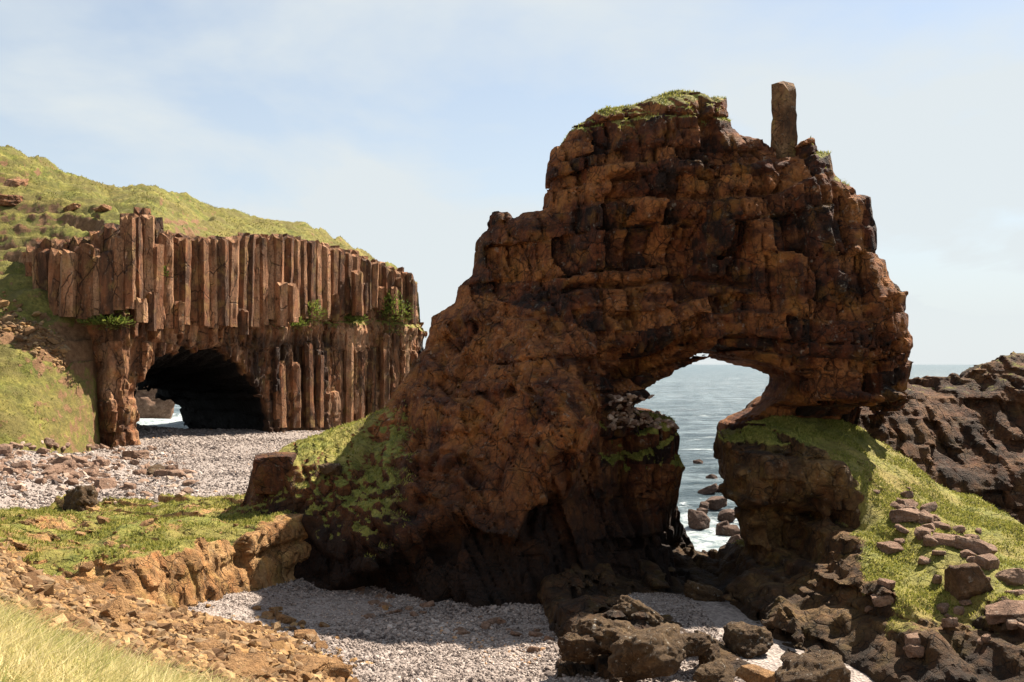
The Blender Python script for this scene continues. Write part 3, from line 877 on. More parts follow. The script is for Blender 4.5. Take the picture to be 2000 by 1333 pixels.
    slope = smooth(-4.0, -7.0, x + 2.0 * vnoise(x / 2, y / 2, z / 2)) * smooth(10.5, 8.0, z) * smooth(3.2, 4.5, z)
    turf = np.clip(np.maximum(t * (0.18 + reg), 0.36 * slope * smooth(0.25, 0.6, N[:, 2])), 0, 1)
    lt = ((np.abs(z - 7.9) < 1.3) & (x > 4.2) & (x < 8.8) & (y < 52)) * smooth(0.0, 0.3, N[:, 2])
    turf = np.maximum(turf, 0.75 * lt)
    split_blocks(root, V, Q, MAT_ARCH, turf, blk, 280, 0.22, cover=lambda C: (buttress(C[:, 0], C[:, 2]) > 0.5) | (C[:, 1] > 56) | (C[:, 2] < 7), buried=lambda C: C[:, 2] < 0.6)
    # grass on the slope, the crown and the ledge
    rs = np.random.RandomState(21)
    wgt = turf * (turf > 0.35) * np.where(x < -3, 0.25, 1.0) * np.clip(0.4 + 1.2 * vnoise(x / 1.2, y / 1.2, z / 1.2), 0.05, 1)
    P, nn = scatter_on(V, Q, wgt, 16000, rs)
    grass_object('grass', P, np.abs(nn), 0.05, 0.17, 0.05, rs, MAT_BLADE, parent=root, bend=0.6)
    # the pinnacle: one leaning basalt column on the right shoulder
    b = W(1531, 345, 50.3); tpt = W(1531, 174, 50.3)
    me = column_mesh('pinnacle', 0.72, tpt[2] - b[2], 6, 12, 0.05, 6, MAT_PINN, rot=0.35, lean=(0.0, 0.0), taper=0.14, cap=0.7)
    p = link('pinnacle', me, root, (b[0] - 4, b[1] - 48, b[2] - 2))
    p['label'] = 'slender upright rock pinnacle on the shoulder of the arch'
    return V, Q, N

def column_mesh(name, r, h, sides, segs, jit, seed, mat, rot=0.0, lean=(0, 0), taper=0.0, attr=True, cap=0.12):
    rs = np.random.RandomState(seed)
    ang = np.arange(sides) * 2 * np.pi / sides + rot + rs.uniform(-.18, .18, sides)
    rad = r * rs.uniform(0.86, 1.14, sides)
    # between every two corners one more vertex, so that faces can be chipped
    ring = []
    for i in range(sides):
        a = np.array([math.cos(ang[i]), math.sin(ang[i])]) * rad[i]
        j = (i + 1) % sides
        b = np.array([math.cos(ang[j]), math.sin(ang[j])]) * rad[j]
        ring += [a, (a + b) / 2 * rs.uniform(0.97, 1.05)]
    ring = np.array(ring); m = len(ring)
    zs = np.sort(np.r_[0, h * (np.arange(1, segs) / segs + rs.uniform(-.3, .3, segs - 1) / segs), h])
    V = []; 
    for k, z in enumerate(zs):
        s = 1 - taper * k / segs + rs.uniform(-jit, jit)
        off = rs.uniform(-jit, jit, 2) * r
        t = z / h
        p = ring * s + off + np.array(lean) * h * t + rs.uniform(-jit, jit, (m, 2)) * r * 0.9
        zz = z + (rs.uniform(-1, 1, m) * cap * r if k == len(zs) - 1 else rs.uniform(-.06, .06, m) * r)
        V.append(np.c_[p, np.full(m, 0) + zz])
    top = V[-1].mean(0) + np.array([0, 0, cap * 0.8 * r])
    V = np.concatenate(V + [top[None]])
    F = []
    for k in range(len(zs) - 1):
        for i in range(m):
            j = (i + 1) % m
            F.append((k * m + i, k * m + j, (k + 1) * m + j)); F.append((k * m + i, (k + 1) * m + j, (k + 1) * m + i))
    k = (len(zs) - 1) * m
    for i in range(m):
        F.append((k + i, k + (i + 1) % m, len(V) - 1))
    tf = np.zeros(len(V)); 
    return mesh(name, V, np.array(F), mat, {'turf': tf}, False)

ARCH = build_arch()

# ------------------------------------------------------------------ the columnar cliff with the cave
def build_cliff():
    root = empty('sea_cliff', (-28, 118, 3))
    tag(root, 'reddish basalt cliff of upright columns with a black cave at its foot', 'cliff')
    rs = np.random.RandomState(31)
    pts = []
    for p, Y in CLIFF_PLAN:
        ct = lin(COL_TOP, p)
        cave_in = 0.0
        for py in (ct - 10, 560, 640, 720, 800, 880):
            off = {True: 1.4, False: 0.0}[py < 600]
            if 270 < p < 560 and py > 650: off += 0.6
            pts.append((p, py, Y + off))
    F = front_fit(pts, 0.3)
    # right end closes against the sea; outline in x, z
    tops = [(p, lin(COL_TOP, p) + 8, lin(CLIFF_PLAN, p) + 1.4) for p in range(50, 801, 20)]
    poly = outline(tops + [(806, 600, 157), (814, 660, 157), (820, 760, 157), (820, 1000, 157), (50, 1100, 108)])
    cave_f = outline([(274, 960, 105), (274, 770, 105), (284, 730, 106), (310, 698, 107), (350, 680, 109), (400, 676, 114), (450, 684, 118), (498, 716, 122), (532, 785, 126), (540, 940, 128)])
    cave_y = [105, 105, 106, 107, 109, 114, 118, 122, 126, 128]
    cave_b = outline([(150, 880, 152), (150, 800, 152), (170, 782, 152), (215, 772, 152), (255, 768, 152), (300, 772, 152), (335, 786, 152), (352, 812, 152), (366, 836, 152), (376, 880, 152)])
    blk = make_blocks(14, (2.2, 6.0), (0.9, 1.9), warp=0.5, ang=0.7)
    blk2 = make_blocks(15, (0.7, 2.0), (0.35, 0.8), warp=0.5, ang=0.7)
    def base(X, Z, ys):
        f2 = F(X, Z)
        gx, gz = np.gradient(f2, X[1, 0] - X[0, 0], Z[0, 1] - Z[0, 0])
        nrm = 1 / np.sqrt(1 + gx ** 2 + gz ** 2)
        y = ys[None, :, None]
        sd = sd_poly(X, Z, poly).astype(np.float32)
        f = np.maximum((f2[:, None] - y) * nrm[:, None], sd[:, None])
        f = np.maximum(f, y - 171)
        tf = np.array([(Yv - 105) / 47.0 for Yv in cave_y])[:, None]
        cb = np.array(cave_b); ca = (np.array(cave_f) - tf * cb) / (1 - tf)
        for j, yy in enumerate(ys):
            t = min(max((yy - 105) / 47.0, 0), 1)
            f[:, j] = np.maximum(f[:, j], -sd_poly(X, Z, ca * (1 - t) + cb * t))
        return f
    def detail(x, y, z):
        cid, d, tz, fu = blk(x, y, z)
        out = -0.55 * (hsh(cid, 1, 3) - 0.5) * 2 + 0.35 * np.exp(-(d / 0.16) ** 2) - 0.4 * (hsh(cid, 4, 3) - .5) * (fu - .5)
        cid2, d2, _, _ = blk2(x, y, z)
        out += -0.55 * (hsh(cid2, 7, 1) - .5) + 0.14 * np.exp(-(d2 / 0.1) ** 2)
        ledge = np.exp(-((z - 17.0 - 0.6 * vnoise(x / 4, y / 4, z * 0)) / 0.8) ** 2)
        out += -0.5 * ledge
        out += 0.5 * fbm(x, y, z * 0.5, 4.0, 2, 0.5, 1.0) + 0.14 * fbm(x, y, z * 0.6, 0.9, 3, 0.6, 6.0)
        return out
    V, Q = solid((-58, 97, 0.5), (-9, 172, 29.5), 0.23, base, detail)
    N = vertex_normals(V, Q)
    x, y, z = V.T
    turf = smooth(0.35, 0.7, N[:, 2]) * (0.25 + 0.75 * np.exp(-((z - 17.8) / 1.3) ** 2) + smooth(22, 23, z))
    turf = np.clip(turf, 0, 1)
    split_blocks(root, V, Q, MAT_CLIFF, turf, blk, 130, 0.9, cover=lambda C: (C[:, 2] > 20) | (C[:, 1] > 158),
                 wall_shade=np.maximum(smooth(1.5, 5.0, y - F(x, z)) * smooth(16.5, 15.0, z), 0.75 * smooth(-0.25, 0.35, vnoise(x / 2.0, y / 2.0, z / 9.0) + 0.25) * smooth(17.5, 14.5, z) * smooth(-37, -33, x) * smooth(-22, -26, x)),  # mask of painted shade: deep in the cave, patchy on the wall beside
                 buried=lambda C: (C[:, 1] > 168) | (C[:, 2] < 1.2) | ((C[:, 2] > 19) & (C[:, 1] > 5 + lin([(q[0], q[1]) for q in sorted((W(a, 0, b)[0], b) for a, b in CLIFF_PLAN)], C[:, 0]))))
    # columns: front row and, between them, a second row set back
    n = 0
    def put(px, py0, py1, Y, r, seed, lean=0.0):
        b = W(px, py0, Y); t = W(px, py1, Y)
        h = t[2] - b[2]
        me = column_mesh('basalt_column', r, h, rs.choice([5, 6, 6, 7]), max(5, int(h / 0.9)), 0.05, seed, MAT_CLIFF, rot=rs.rand() * 1.0, lean=(rs.normal(0, .014) + lean, rs.normal(0, .014)), cap=0.55)
        link('basalt_column', me, root, (b[0] + 28, b[1] - 118, b[2] - 3))
    COL_BOT = [(-60, 640), (60, 600), (120, 612), (190, 618), (240, 600), (300, 640), (380, 628), (480, 640), (560, 612), (640, 620), (700, 600), (760, 600), (830, 640)]
    px = 62.0; seed = 100
    while px < 798:
        Y = lin(CLIFF_PLAN, px)
        r = rs.uniform(0.60, 1.02)
        step = r * 1.72 / (Y * 0.0) if False else r * 1.55 * FPX / Y * 0.80
        ct = lin(COL_TOP, px); cb = lin(COL_BOT, px) + rs.uniform(-3, 9)
        br = 0
        if rs.rand() < 0.2: br = rs.uniform(8, 60)
        if 60 < px < 250: br += rs.uniform(0, 26)
        put(px, cb, ct - 2 + br, Y - 0.9 + rs.uniform(-0.3, 0.8) + 1.2 * float(vnoise(px / 34.0, 0.5, 3.5)) + 1.6 * float(vnoise(px / 85.0, 7.5, 1.5)), r, seed)
        seed += 1
        if rs.rand() < 0.22:      # a stub in front
            put(px + step * .5, cb + 12, cb - rs.uniform(20, 75), Y - rs.uniform(1.4, 2.0), r * 0.85, seed); seed += 1
        px += step
    px = 70.0
    while px < 798:
        Y = lin(CLIFF_PLAN, px) + 1.5
        r = rs.uniform(0.7, 1.05)
        put(px, lin(COL_BOT, px) - 20, lin(COL_TOP, px) - rs.uniform(2, 8), Y, r, seed); seed += 1
        px += r * 1.5 * FPX / Y
    # narrow columns in the lower wall right of the cave
    px = 545.0
    while px < 798:
        Y = lin(CLIFF_PLAN, px) - 0.1 + 1.2 * float(vnoise(px / 40.0, 2.5, 9.5))
        r = rs.uniform(0.45, 0.95)
        put(px, 835, lin([(475, 740), (530, 700), (580, 660), (640, 640), (720, 650), (815, 640)], px) + rs.uniform(-10, 60), Y + rs.uniform(-0.6, 0.9), r, seed); seed += 1
        px += r * 1.9 * FPX / Y * rs.uniform(0.7, 1.3)
    # the pillar left of the cave: rough blocks
    return root, V, Q, N, turf
CLIFF = build_cliff()

# ------------------------------------------------------------------ the ochre ledge in front of the far beach
def build_ledge():
    root = empty('rock_ledge', (-12, 44, 2))
    tag(root, 'low ochre rock ledge with a grassy top between the two beaches', 'rock ledge')
    F = front_fit([(-300, 1040, 40), (-300, 1150, 33), (0, 1100, 38), (0, 1160, 33.5), (130, 1110, 37.8), (150, 1190, 35.6), (250, 1085, 38.6), (250, 1165, 36.8), (250, 1230, 36.2), (380, 1060, 42.4), (380, 1160, 40.8), (380, 1230, 40.2),
                   (500, 1040, 46), (500, 1110, 45.4), (500, 1160, 44.6), (500, 1240, 44), (620, 1005, 49.4), (630, 1080, 48.8), (625, 1150, 48.4), (625, 1240, 48), (720, 1000, 50.5), (720, 1140, 50.5)], 0.1)
    tp_ = np.array([W(*p) for p in [(-300, 945, 60), (-300, 1030, 45), (0, 948, 60), (0, 1030, 46), (0, 1085, 39), (120, 984, 58), (100, 1080, 40), (130, 1125, 37.3), (210, 1003, 57), (200, 1060, 44), (250, 1088, 38.4), (300, 1001, 56.5), (300, 1050, 45), (380, 1056, 42.2), (400, 1035, 47),
                                    (400, 993, 56), (470, 986, 55.5), (500, 1038, 45.8), (500, 1012, 49), (560, 966, 54.5), (560, 1000, 50), (620, 1000, 49.3), (640, 975, 53), (720, 990, 52), (720, 1010, 50)]])
    TOP = TPS(tp_[:, :2], tp_[:, 2], 0.1)
    blk = make_blocks(17, (0.8, 2.0), (0.35, 1.0), dip=(0.05, 0), warp=0.7, ang=1.1)
    def base(X, Z, ys):
        f2 = F(X, Z)
        gx, gz = np.gradient(f2, X[1, 0] - X[0, 0], Z[0, 1] - Z[0, 0])
        nrm = 1 / np.sqrt(1 + gx ** 2 + gz ** 2)
        y = ys[None, :, None]
        X3, Y3 = np.meshgrid(X[:, 0], ys, indexing='ij')
        top = TOP(X3, Y3) + 0.25 * vnoise(X3 / 2.2, Y3 / 2.2, 0 * X3)
        f = np.maximum((f2[:, None] - y) * nrm[:, None], (Z[0][None, None, :] - top[:, :, None]) * 0.9)
        return np.maximum(f, (y - 60.0))
    def detail(x, y, z):
        cid, d, tz, fu = blk(x, y, z)
        top = smooth(4.0, 4.5, z - 0.0)
        am = 1 - 0.6 * top
        out = am * (-0.17 * (hsh(cid, 1, 3) - 0.5) * 2 + 0.12 * np.exp(-(d / 0.06) ** 2) - 0.25 * (hsh(cid, 4, 3) - .5) * (fu - .5))
        out += am * 0.22 * fbm(x * 1.0, y, z * 0.3, 0.55, 3, 0.55, 2.0)
        # undercut at the foot of the right end
        und = np.exp(-((z - 2.0) / 0.45) ** 2) * smooth(-11.5, -9.8, x)
        mid = np.exp(-((z - 3.25 - 0.2 * vnoise(x, y * 0, y * 0)) / 0.2) ** 2) * smooth(-14, -11, x)
        out += 0.9 * und + 0.4 * mid
        out += 0.34 * fbm(x, y, z, 1.8, 3, 0.55, 1.0) + 0.16 * fbm(x, y, z, 0.5, 3, 0.6, 6.0)
        return out
    V, Q = solid((-27, 32, 0.4), (-7.2, 60.5, 6.6), 0.11, base, detail)
    N = vertex_normals(V, Q)
    x, y, z = V.T
    tp = smooth(0.45, 0.8, N[:, 2]) 
    near = smooth(0.6, 3.2, y - F(x, np.full_like(x, 3.4)))
    turf = np.clip(tp * (0.2 + 0.58 * near) * (0.85 + 0.5 * vnoise(x / 1.8, y / 1.8, z)), 0, 1)
    split_blocks(root, V, Q, MAT_LEDGE, turf, blk, 150, 0.10, cover=lambda C: (C[:, 2] > 4.6) | (C[:, 0] < -19))
    rs = np.random.RandomState(41)
    wgt = (turf > 0.45) * turf * np.clip(0.3 + 1.2 * vnoise(x / 0.9, y / 0.9, z / 0.9), 0.03, 1)
    P, nn = scatter_on(V, Q, wgt, 24000, rs)
    grass_object('grass', P, np.abs(nn), 0.06, 0.20, 0.05, rs, MAT_BLADE, parent=root, bend=0.5)
    return V, Q, N, turf
LEDGE = build_ledge()

# ------------------------------------------------------------------ the grassy outcrop on the right
def build_outcrop():
    root = empty('grassy_outcrop', (14, 42, 2))
    tag(root, 'dark rock outcrop with a bright grass slope strewn with stones', 'outcrop')
    F = front_fit([(1430, 850, 48.5), (1500, 832, 49.5), (1560, 805, 51), (1640, 830, 51), (1700, 870, 50), (1800, 930, 48.5), (1900, 990, 47.5), (2000, 1010, 47.5), (2150, 1030, 47),
                   (1600, 850, 48.8), (1650, 880, 46.8), (1420, 880, 46.6), (1450, 905, 45.6), (1550, 905, 45.2), (1640, 905, 44.6), (1420, 980, 46.2), (1450, 990, 45.3), (1550, 995, 44.9), (1640, 990, 44.2), (1680, 950, 44.0),
                   (1480, 1020, 45.6), (1600, 1020, 44.6), (1430, 1050, 46.5), (1500, 1100, 44), (1600, 1100, 42.2), (1680, 1040, 42.6), (1700, 1100, 39.6), (1500, 1200, 40), (1400, 1150, 45), (1400, 1200, 41.5), (1600, 1200, 37.8),
                   (1750, 960, 45.5), (1700, 1000, 43.2), (1850, 1010, 44.6), (1800, 1100, 38.6), (1900, 1060, 41), (2000, 1080, 41), (1750, 1120, 37), (1900, 1160, 35.2), (2000, 1180, 34.4), (1760, 1190, 34.6), (1850, 1235, 33.4), (2000, 1270, 31.8),
                   (1700, 1230, 34.6), (1600, 1280, 33.4), (1450, 1290, 33.8), (1500, 1330, 31.8), (1600, 1340, 31.2), (1420, 1330, 32), (1750, 1300, 33), (1900, 1330, 31), (2050, 1333, 30.4), (2200, 1300, 31), (2200, 1150, 36), (1650, 1380, 30.6), (1500, 1420, 30.5), (1850, 1450, 30), (1110, 1310, 33.4), (1110, 1400, 32.6), (1180, 1240, 35.6), (1180, 1330, 32.8), (1260, 1200, 38), (1260, 1290, 34), (1260, 1390, 32.4), (1330, 1180, 41), (1350, 1250, 36.5), (1350, 1340, 33.4)], 0.15)
    poly = outline([(1085, 1480, 32), (1090, 1300, 33), (1150, 1235, 35.5), (1230, 1205, 38), (1330, 1190, 42), (1395, 1165, 46), (1462, 1090, 46), (1458, 1050, 46), (1460, 1020, 46), (1436, 990, 46), (1410, 960, 46), (1408, 900, 46), (1395, 862, 46.5), (1425, 855, 47.5),
                    (1438, 838, 48), (1480, 815, 49), (1500, 780, 51), (1520, 760, 52), (1600, 770, 52), (1680, 830, 51), (1720, 872, 50.5), (1800, 925, 49.5), (1900, 985, 49), (2000, 1000, 49), (2300, 1020, 49), (2300, 1500, 40)])
    blk = make_blocks(19, (0.5, 1.3), (0.7, 1.8), dip=(0.05, 0.03), warp=0.6, ang=0.2)
    def base(X, Z, ys):
        f2 = F(X, Z)
        gx, gz = np.gradient(f2, X[1, 0] - X[0, 0], Z[0, 1] - Z[0, 0])
        nrm = 1 / np.sqrt(1 + gx ** 2 + gz ** 2)
        y = ys[None, :, None]
        f = (f2[:, None] - y) * nrm[:, None]
        for j, yy in enumerate(ys):           # the sea side runs back to the right
            f[:, j] = np.maximum(f[:, j], sd_poly(X - 0.24 * max(0, yy - 45.5), Z, poly))
        return np.maximum(f, (y - 55.0))
    sl = TPS([(9, 48), (14, 50), (16, 44), (18, 40), (15, 34), (17, 30), (21, 47)], [0] * 7)
    def slope(x, z, y):      # 1 on the turf slope
        e = smooth(14.3, 15.2, x - 0.17 * np.minimum(y - 44, 0) + 0.55 * np.clip(y - 45.5, 0, 5) + 0.5 * vnoise(x / 1.5, y / 1.5, z / 1.5))
        return e * smooth(32, 36, y + 0.6 * vnoise(x, y, z))
    def detail(x, y, z):
        cid, d, tz, fu = blk(x, y, z)
        am = 1 - 0.8 * slope(x, z, y)
        out = am * (-0.30 * (hsh(cid, 1, 3) - 0.5) * 2 + 0.25 * np.exp(-(d / 0.09) ** 2) - 0.3 * (hsh(cid, 4, 3) - .5) * (fu - .5))
        out += am * 0.55 * np.exp(-((z - 5.25 - 0.25 * vnoise(x / 1.5, y * 0, y * 0)) / 0.28) ** 2) * smooth(15.5, 14, x)
        out += (0.15 + 0.5 * am) * fbm(x, y, z, 2.4, 2, 0.5, 1.0) + (0.12 + 0.22 * am) * fbm(x, y, z, 0.7, 3, 0.6, 6.0)
        return out
    V, Q = solid((0.8, 27, -0.5), (23, 55.5, 11.0), 0.12, base, detail)
    N = vertex_normals(V, Q)
    x, y, z = V.T
    s = slope(x, z, y)
    turf = np.clip(smooth(0.25, 0.6, N[:, 2]) * (0.12 + 0.85 * s + 0.6 * smooth(8.0, 8.4, z)), 0, 1)
    split_blocks(root, V, Q, MAT_OUT, turf, blk, 150, 0.14, cover=lambda C: (slope(C[:, 0], C[:, 2], C[:, 1]) > 0.6) | (C[:, 1] > 50))
    rs = np.random.RandomState(51)
    wgt = (turf > 0.45) * turf * np.clip(0.35 + 1.1 * vnoise(x / 1.1, y / 1.1, z / 1.1), 0.04, 1)
    P, nn = scatter_on(V, Q, wgt, 36000, rs)
    grass_object('grass', P, np.abs(nn), 0.04, 0.13, 0.045, rs, MAT_BLADE, parent=root, bend=0.6)
    return V, Q, N
OUTC = build_outcrop()

# ------------------------------------------------------------------ the dark ridge behind it
def build_ridge():
    root = empty('rock_ridge', (22, 55, 1))
    tag(root, 'dark layered rock ridge in shade behind the grass slope', 'rock ridge')
    poly = outline([(1560, 1100, 55), (1600, 800, 55), (1690, 780, 55), (1745, 742, 55), (1758, 715, 55), (1785, 705, 55), (1790, 745, 55), (1830, 752, 55), (1860, 756, 56), (1895, 748, 56), (1915, 745, 56), (1922, 725, 56), (1945, 715, 56), (1975, 706, 56), (2010, 712, 56), (2100, 705, 56), (2330, 680, 56), (2330, 1200, 56)])
    F = front_fit([(1650, 800, 53), (1700, 830, 52.3), (1770, 760, 54.5), (1790, 840, 52), (1800, 900, 50.5), (1850, 770, 55.5), (1860, 850, 52.5), (1900, 950, 50), (1950, 730, 55.5), (1950, 830, 53), (2000, 900, 50.5), (2000, 1000, 48.5), (2000, 720, 55.5), (2200, 700, 55), (2200, 950, 49), (1700, 950, 51), (1600, 900, 53)], 0.1)
    blk = make_blocks(23, (0.35, 1.4), (0.6, 2.6), dip=(0.16, 0.05), warp=1.2, ang=0.1, bed=0.3)
    def base(X, Z, ys):
        f2 = F(X, Z)
        gx, gz = np.gradient(f2, X[1, 0] - X[0, 0], Z[0, 1] - Z[0, 0])
        nrm = 1 / np.sqrt(1 + gx ** 2 + gz ** 2)
        y = ys[None, :, None]
        sd = sd_poly(X, Z, poly).astype(np.float32)
        f2 = f2 + 1.0 * np.exp(-np.maximum(-sd, 0) / 0.6)
        f = np.maximum((f2[:, None] - y) * nrm[:, None], sd[:, None])
        return np.maximum(f, (y - 60.0))
    def detail(x, y, z):
        cid, d, tz, fu = blk(x, y, z)
        out = -0.30 * (hsh(cid, 1, 3) - 0.5) * 2 + 0.2 * np.exp(-(d / 0.09) ** 2) - 0.3 * (hsh(cid, 4, 3) - .5) * (fu - .5)
        out += 0.9 * fbm(x, y, z, 3.0, 3, 0.5, 1.0) + 0.26 * fbm(x, y, z, 0.7, 3, 0.6, 6.0)
        return out
    V, Q = solid((14, 46, -0.5), (34, 61, 14.5), 0.14, base, detail)
    N = vertex_normals(V, Q)
    x, y, z = V.T
    turf = np.clip(smooth(0.45, 0.85, N[:, 2]) * (0.22 + 0.2 * smooth(9.5, 11, z)), 0, 1)
    split_blocks(root, V, Q, MAT_RIDGE, turf, blk, 120, 0.2, cover=lambda C: C[:, 1] > 57)
    rs = np.random.RandomState(61)
    P, nn = scatter_on(V, Q, (turf > 0.5) * turf, 5000, rs)
    grass_object('grass', P, np.abs(nn), 0.07, 0.22, 0.06, rs, MAT_BLADE, parent=root, bend=0.5)
build_ridge()

# ------------------------------------------------------------------ the scree slope at the lower left, under the camera
_sc = np.array([W(*p) for p in [(0, 1090, 34), (0, 1150, 26), (0, 1200, 19), (0, 1240, 13.5), (130, 1166, 36.2), (110, 1333, 11), (230, 1333, 13.5), (200, 1240, 24), (330, 1333, 19), (350, 1280, 25), (400, 1210, 34), (520, 1333, 26.5), (300, 1205, 37.2), (460, 1250, 32)]] +
               [(0, 28, 0.9), (-5, 36, 0.9), (-8, 42, 0.7), (0, 0, 10.1), (-8, 5, 10.4), (4, 12, 6.2), (5, 20, 2.6), (-12, 20, 8.3), (-20, 30, 8), (-22, 40, 5.2), (-6, 0, 10.6), (8, 0, 9.5), (10, 14, 3.5), (-14, 41, 1.8)])
SCREE = TPS(_sc[:, :2], _sc[:, 2], 0.1)
def build_scree():
    xs = np.linspace(-26, 9, 200); ys = np.linspace(-3, 44, 260)
    X, Y = np.meshgrid(xs, ys, indexing='ij')
    Z = SCREE(X, Y) + 0.18 * fbm(X, Y, 0 * X, 1.6, 4, 0.55) + 0.10 * fbm(X, Y, 0 * X, 0.5, 3, 0.6, 3)
    V, Q = grid_mesh(X, Y, Z)
    turf = smooth(16.0, 13.5, V[:, 1] + 0.25 * (V[:, 0] + 6) + 1.2 * vnoise(V[:, 0], V[:, 1], V[:, 2]))
    tag(link('scree_slope', mesh('scree_slope', V, Q, MAT_SCREE, {'turf': turf})), kind='structure')
    rs = np.random.RandomState(71)
    N = vertex_normals(V, Q)
    inview = (np.abs(V[:, 0]) < V[:, 1] * 0.56) & (V[:, 1] > 5) & (V[:, 0] < -0.5)
    P, nn = scatter_on(V, Q, turf * inview, 26000, rs)
    V2, T, tone = blades(P, nn, 0.14, 0.46, 0.015, rs, bend=0.6, lean=0.25, nrm=0.2)
    tone = np.clip(tone * 0.8 + 0.12 + 0.55 * np.repeat(vnoise(P[:, 0] / 0.8, P[:, 1] / 0.8, P[:, 2] * 0), 5), 0, 1)
    tag(link('dry_grass', mesh('dry_grass', V2, T, MAT_DRY, {'tone': tone})), 'long pale dry grass blades on the near bank beside the scree', 'grass', kind='stuff')
build_scree()

# ------------------------------------------------------------------ boulders and stones
def stone_mesh(name, seed, mat, sub=3, planes=14, rough=0.10, flat=0.75, sharp=26.0):
    rs = np.random.RandomState(seed)
    v, f = {2: ICO2, 3: ICO3, 4: ICO4, 5: ICO5}[sub]
    n = rs.randn(planes, 3); n /= np.linalg.norm(n, axis=1, keepdims=True)
    n = np.concatenate([n, np.eye(3), -np.eye(3)])
    d = rs.uniform(0.68, 1.0, len(n))
    dt = np.maximum(v @ n.T, 1e-3) / d
    r = 1 / (np.power(np.power(dt, sharp).sum(1), 1 / sharp))
    P = v * r[:, None]
    P = P * (1 + rough * fbm(P[:, 0] + seed, P[:, 1], P[:, 2], 0.55, 5, 0.62, seed * 0.37))[:, None]
    P = P * np.array([1, rs.uniform(.7, 1.1), flat * rs.uniform(.8, 1.15)])
    return mesh(name, P, f, mat, {'turf': np.zeros(len(P))}, rough > 0.16)

def lib(mat, k, s0, name, **kw):
    return [stone_mesh(name, s0 + i, mat, **kw) for i in range(k)]
ST_ORANGE = lib(MAT_B_ORANGE, 12, 300, 'stone', sub=2, rough=0.07, flat=0.6, planes=7, sharp=70.0)
ST_PINK = lib(MAT_B_PINK, 12, 340, 'stone', sub=2, rough=0.07, flat=0.65, planes=7, sharp=70.0)
ST_DARK = lib(MAT_B_DARK, 8, 380, 'sea_rock', sub=3, rough=0.15, flat=0.8)
BIG_O = lib(MAT_B_ORANGE, 5, 400, 'boulder', sub=4, rough=0.13, planes=7, sharp=50.0)
MAT_B_BROWN = boulder_material('brown_stone', (0.05, 0.026, 0.013), (0.15, 0.08, 0.04), (0.27, 0.16, 0.09), 0.35)
BIG_B = lib(MAT_B_BROWN, 4, 460, 'boulder', sub=4, rough=0.20, planes=8, sharp=40.0)
BIG_P = lib(MAT_B_PINK, 5, 420, 'boulder', sub=4, rough=0.14, planes=7, sharp=50.0)
BIG_M = lib(MAT_B_MOSS, 6, 440, 'boulder', sub=4, rough=0.42, planes=9, sharp=14)
rs = np.random.RandomState(99)

from mathutils.bvhtree import BVHTree
def bvh(V, Q): return BVHTree.FromPolygons(V.tolist(), Q.tolist())
def drop(tree, x, y, z0=30.0):
    h = tree.ray_cast(Vector((x, y, z0)), Vector((0, 0, -1)))
    return None if h[0] is None else h[0].z

def stone(name, libr, loc, size, label, cat, group=None, squash=1.0, sink=0.36, rot=None):
    me = libr[rs.randint(len(libr))]
    o = link(name, me)
    o.scale = (size * rs.uniform(.8, 1.25), size * rs.uniform(.8, 1.2), size * squash * rs.uniform(.8, 1.15))
    o.rotation_euler = (rs.uniform(-.45, .45), rs.uniform(-.45, .45), rs.uniform(0, 6.28)) if rot is None else rot
    o.location = (loc[0], loc[1], loc[2] + size * squash * 0.6 * (1 - sink * 2))
    tag(o, label, cat, group)
    return o

def size_word(v, a, b): return 'small' if v < a else ('large' if v > b else 'middle-sized')
def ground(x, y):
    return max(float(beach_h(np.array([x]), np.array([y]))[0]), float(SCREE(np.array([x]), np.array([y]))[0]) if y < 44 and x < 9 else -9)

def rubble(name, P, s, mat, label, seed, flat=0.65, parent=None):
    r2 = np.random.RandomState(seed); n = len(P)
    v, f = ICO0; kv = len(v)
    cut = np.abs(v[None] @ r2.randn(n, 3, 1))[..., 0]
    jit = (1 + 0.55 * (r2.rand(n, kv) - .5)) * np.where(cut > 1.1, 0.8, 1.0) * (1.0 if kv == 12 else 1.15)
    A = v[None] * jit[..., None] * np.asarray(s)[:, None, None] * (np.array([1.1, 0.9, flat]) * r2.uniform(0.65, 1.3, (n, 3)))[:, None]
    if kv == 6: A = A + r2.uniform(-.14, .14, A.shape) * np.asarray(s)[:, None, None]
    ax = r2.randn(n, 3) * np.array([0.35, 0.35, 3.0])
    for k, (a, b) in enumerate(((1, 2), (2, 0), (0, 1))):
        c, sn = np.cos(ax[:, k])[:, None], np.sin(ax[:, k])[:, None]
        pa, pb = A[..., a].copy(), A[..., b].copy()
        A[..., a] = pa * c - pb * sn; A[..., b] = pa * sn + pb * c
    A = A + np.asarray(P)[:, None]
    F = (np.arange(n)[:, None, None] * kv + f[None]).reshape(-1, 3)
    o = link(name, mesh(name, A.reshape(-1, 3), F, mat, {'tone': np.repeat(r2.rand(n), kv)}, False))
    tag(o, label, 'rubble', kind='stuff')
    return o
def tone_material(name, *cols):
    M = Mat(name, 0.9)
    c = M.ramp(M.attr('tone'), *[(k / (len(cols) - 1), cc) for k, cc in enumerate(cols)])
    M.color(M.mix(M.ramp(M.noise(6, 5, .7), (.35, .5), (.65, 0.0)), c, tuple(v * .5 for v in cols[0])))
    M.bump(M.noise(12, 5, .7), 0.05, 0.8)
    return M.m
MAT_R_OCHRE = tone_material('ochre_rubble', (0.09, 0.045, 0.018), (0.19, 0.10, 0.040), (0.22, 0.15, 0.085), (0.31, 0.17, 0.062), (0.42, 0.27, 0.13))
MAT_R_PINK = tone_material('pink_rubble', (0.13, 0.08, 0.055), (0.25, 0.155, 0.11), (0.36, 0.25, 0.18), (0.46, 0.35, 0.27))
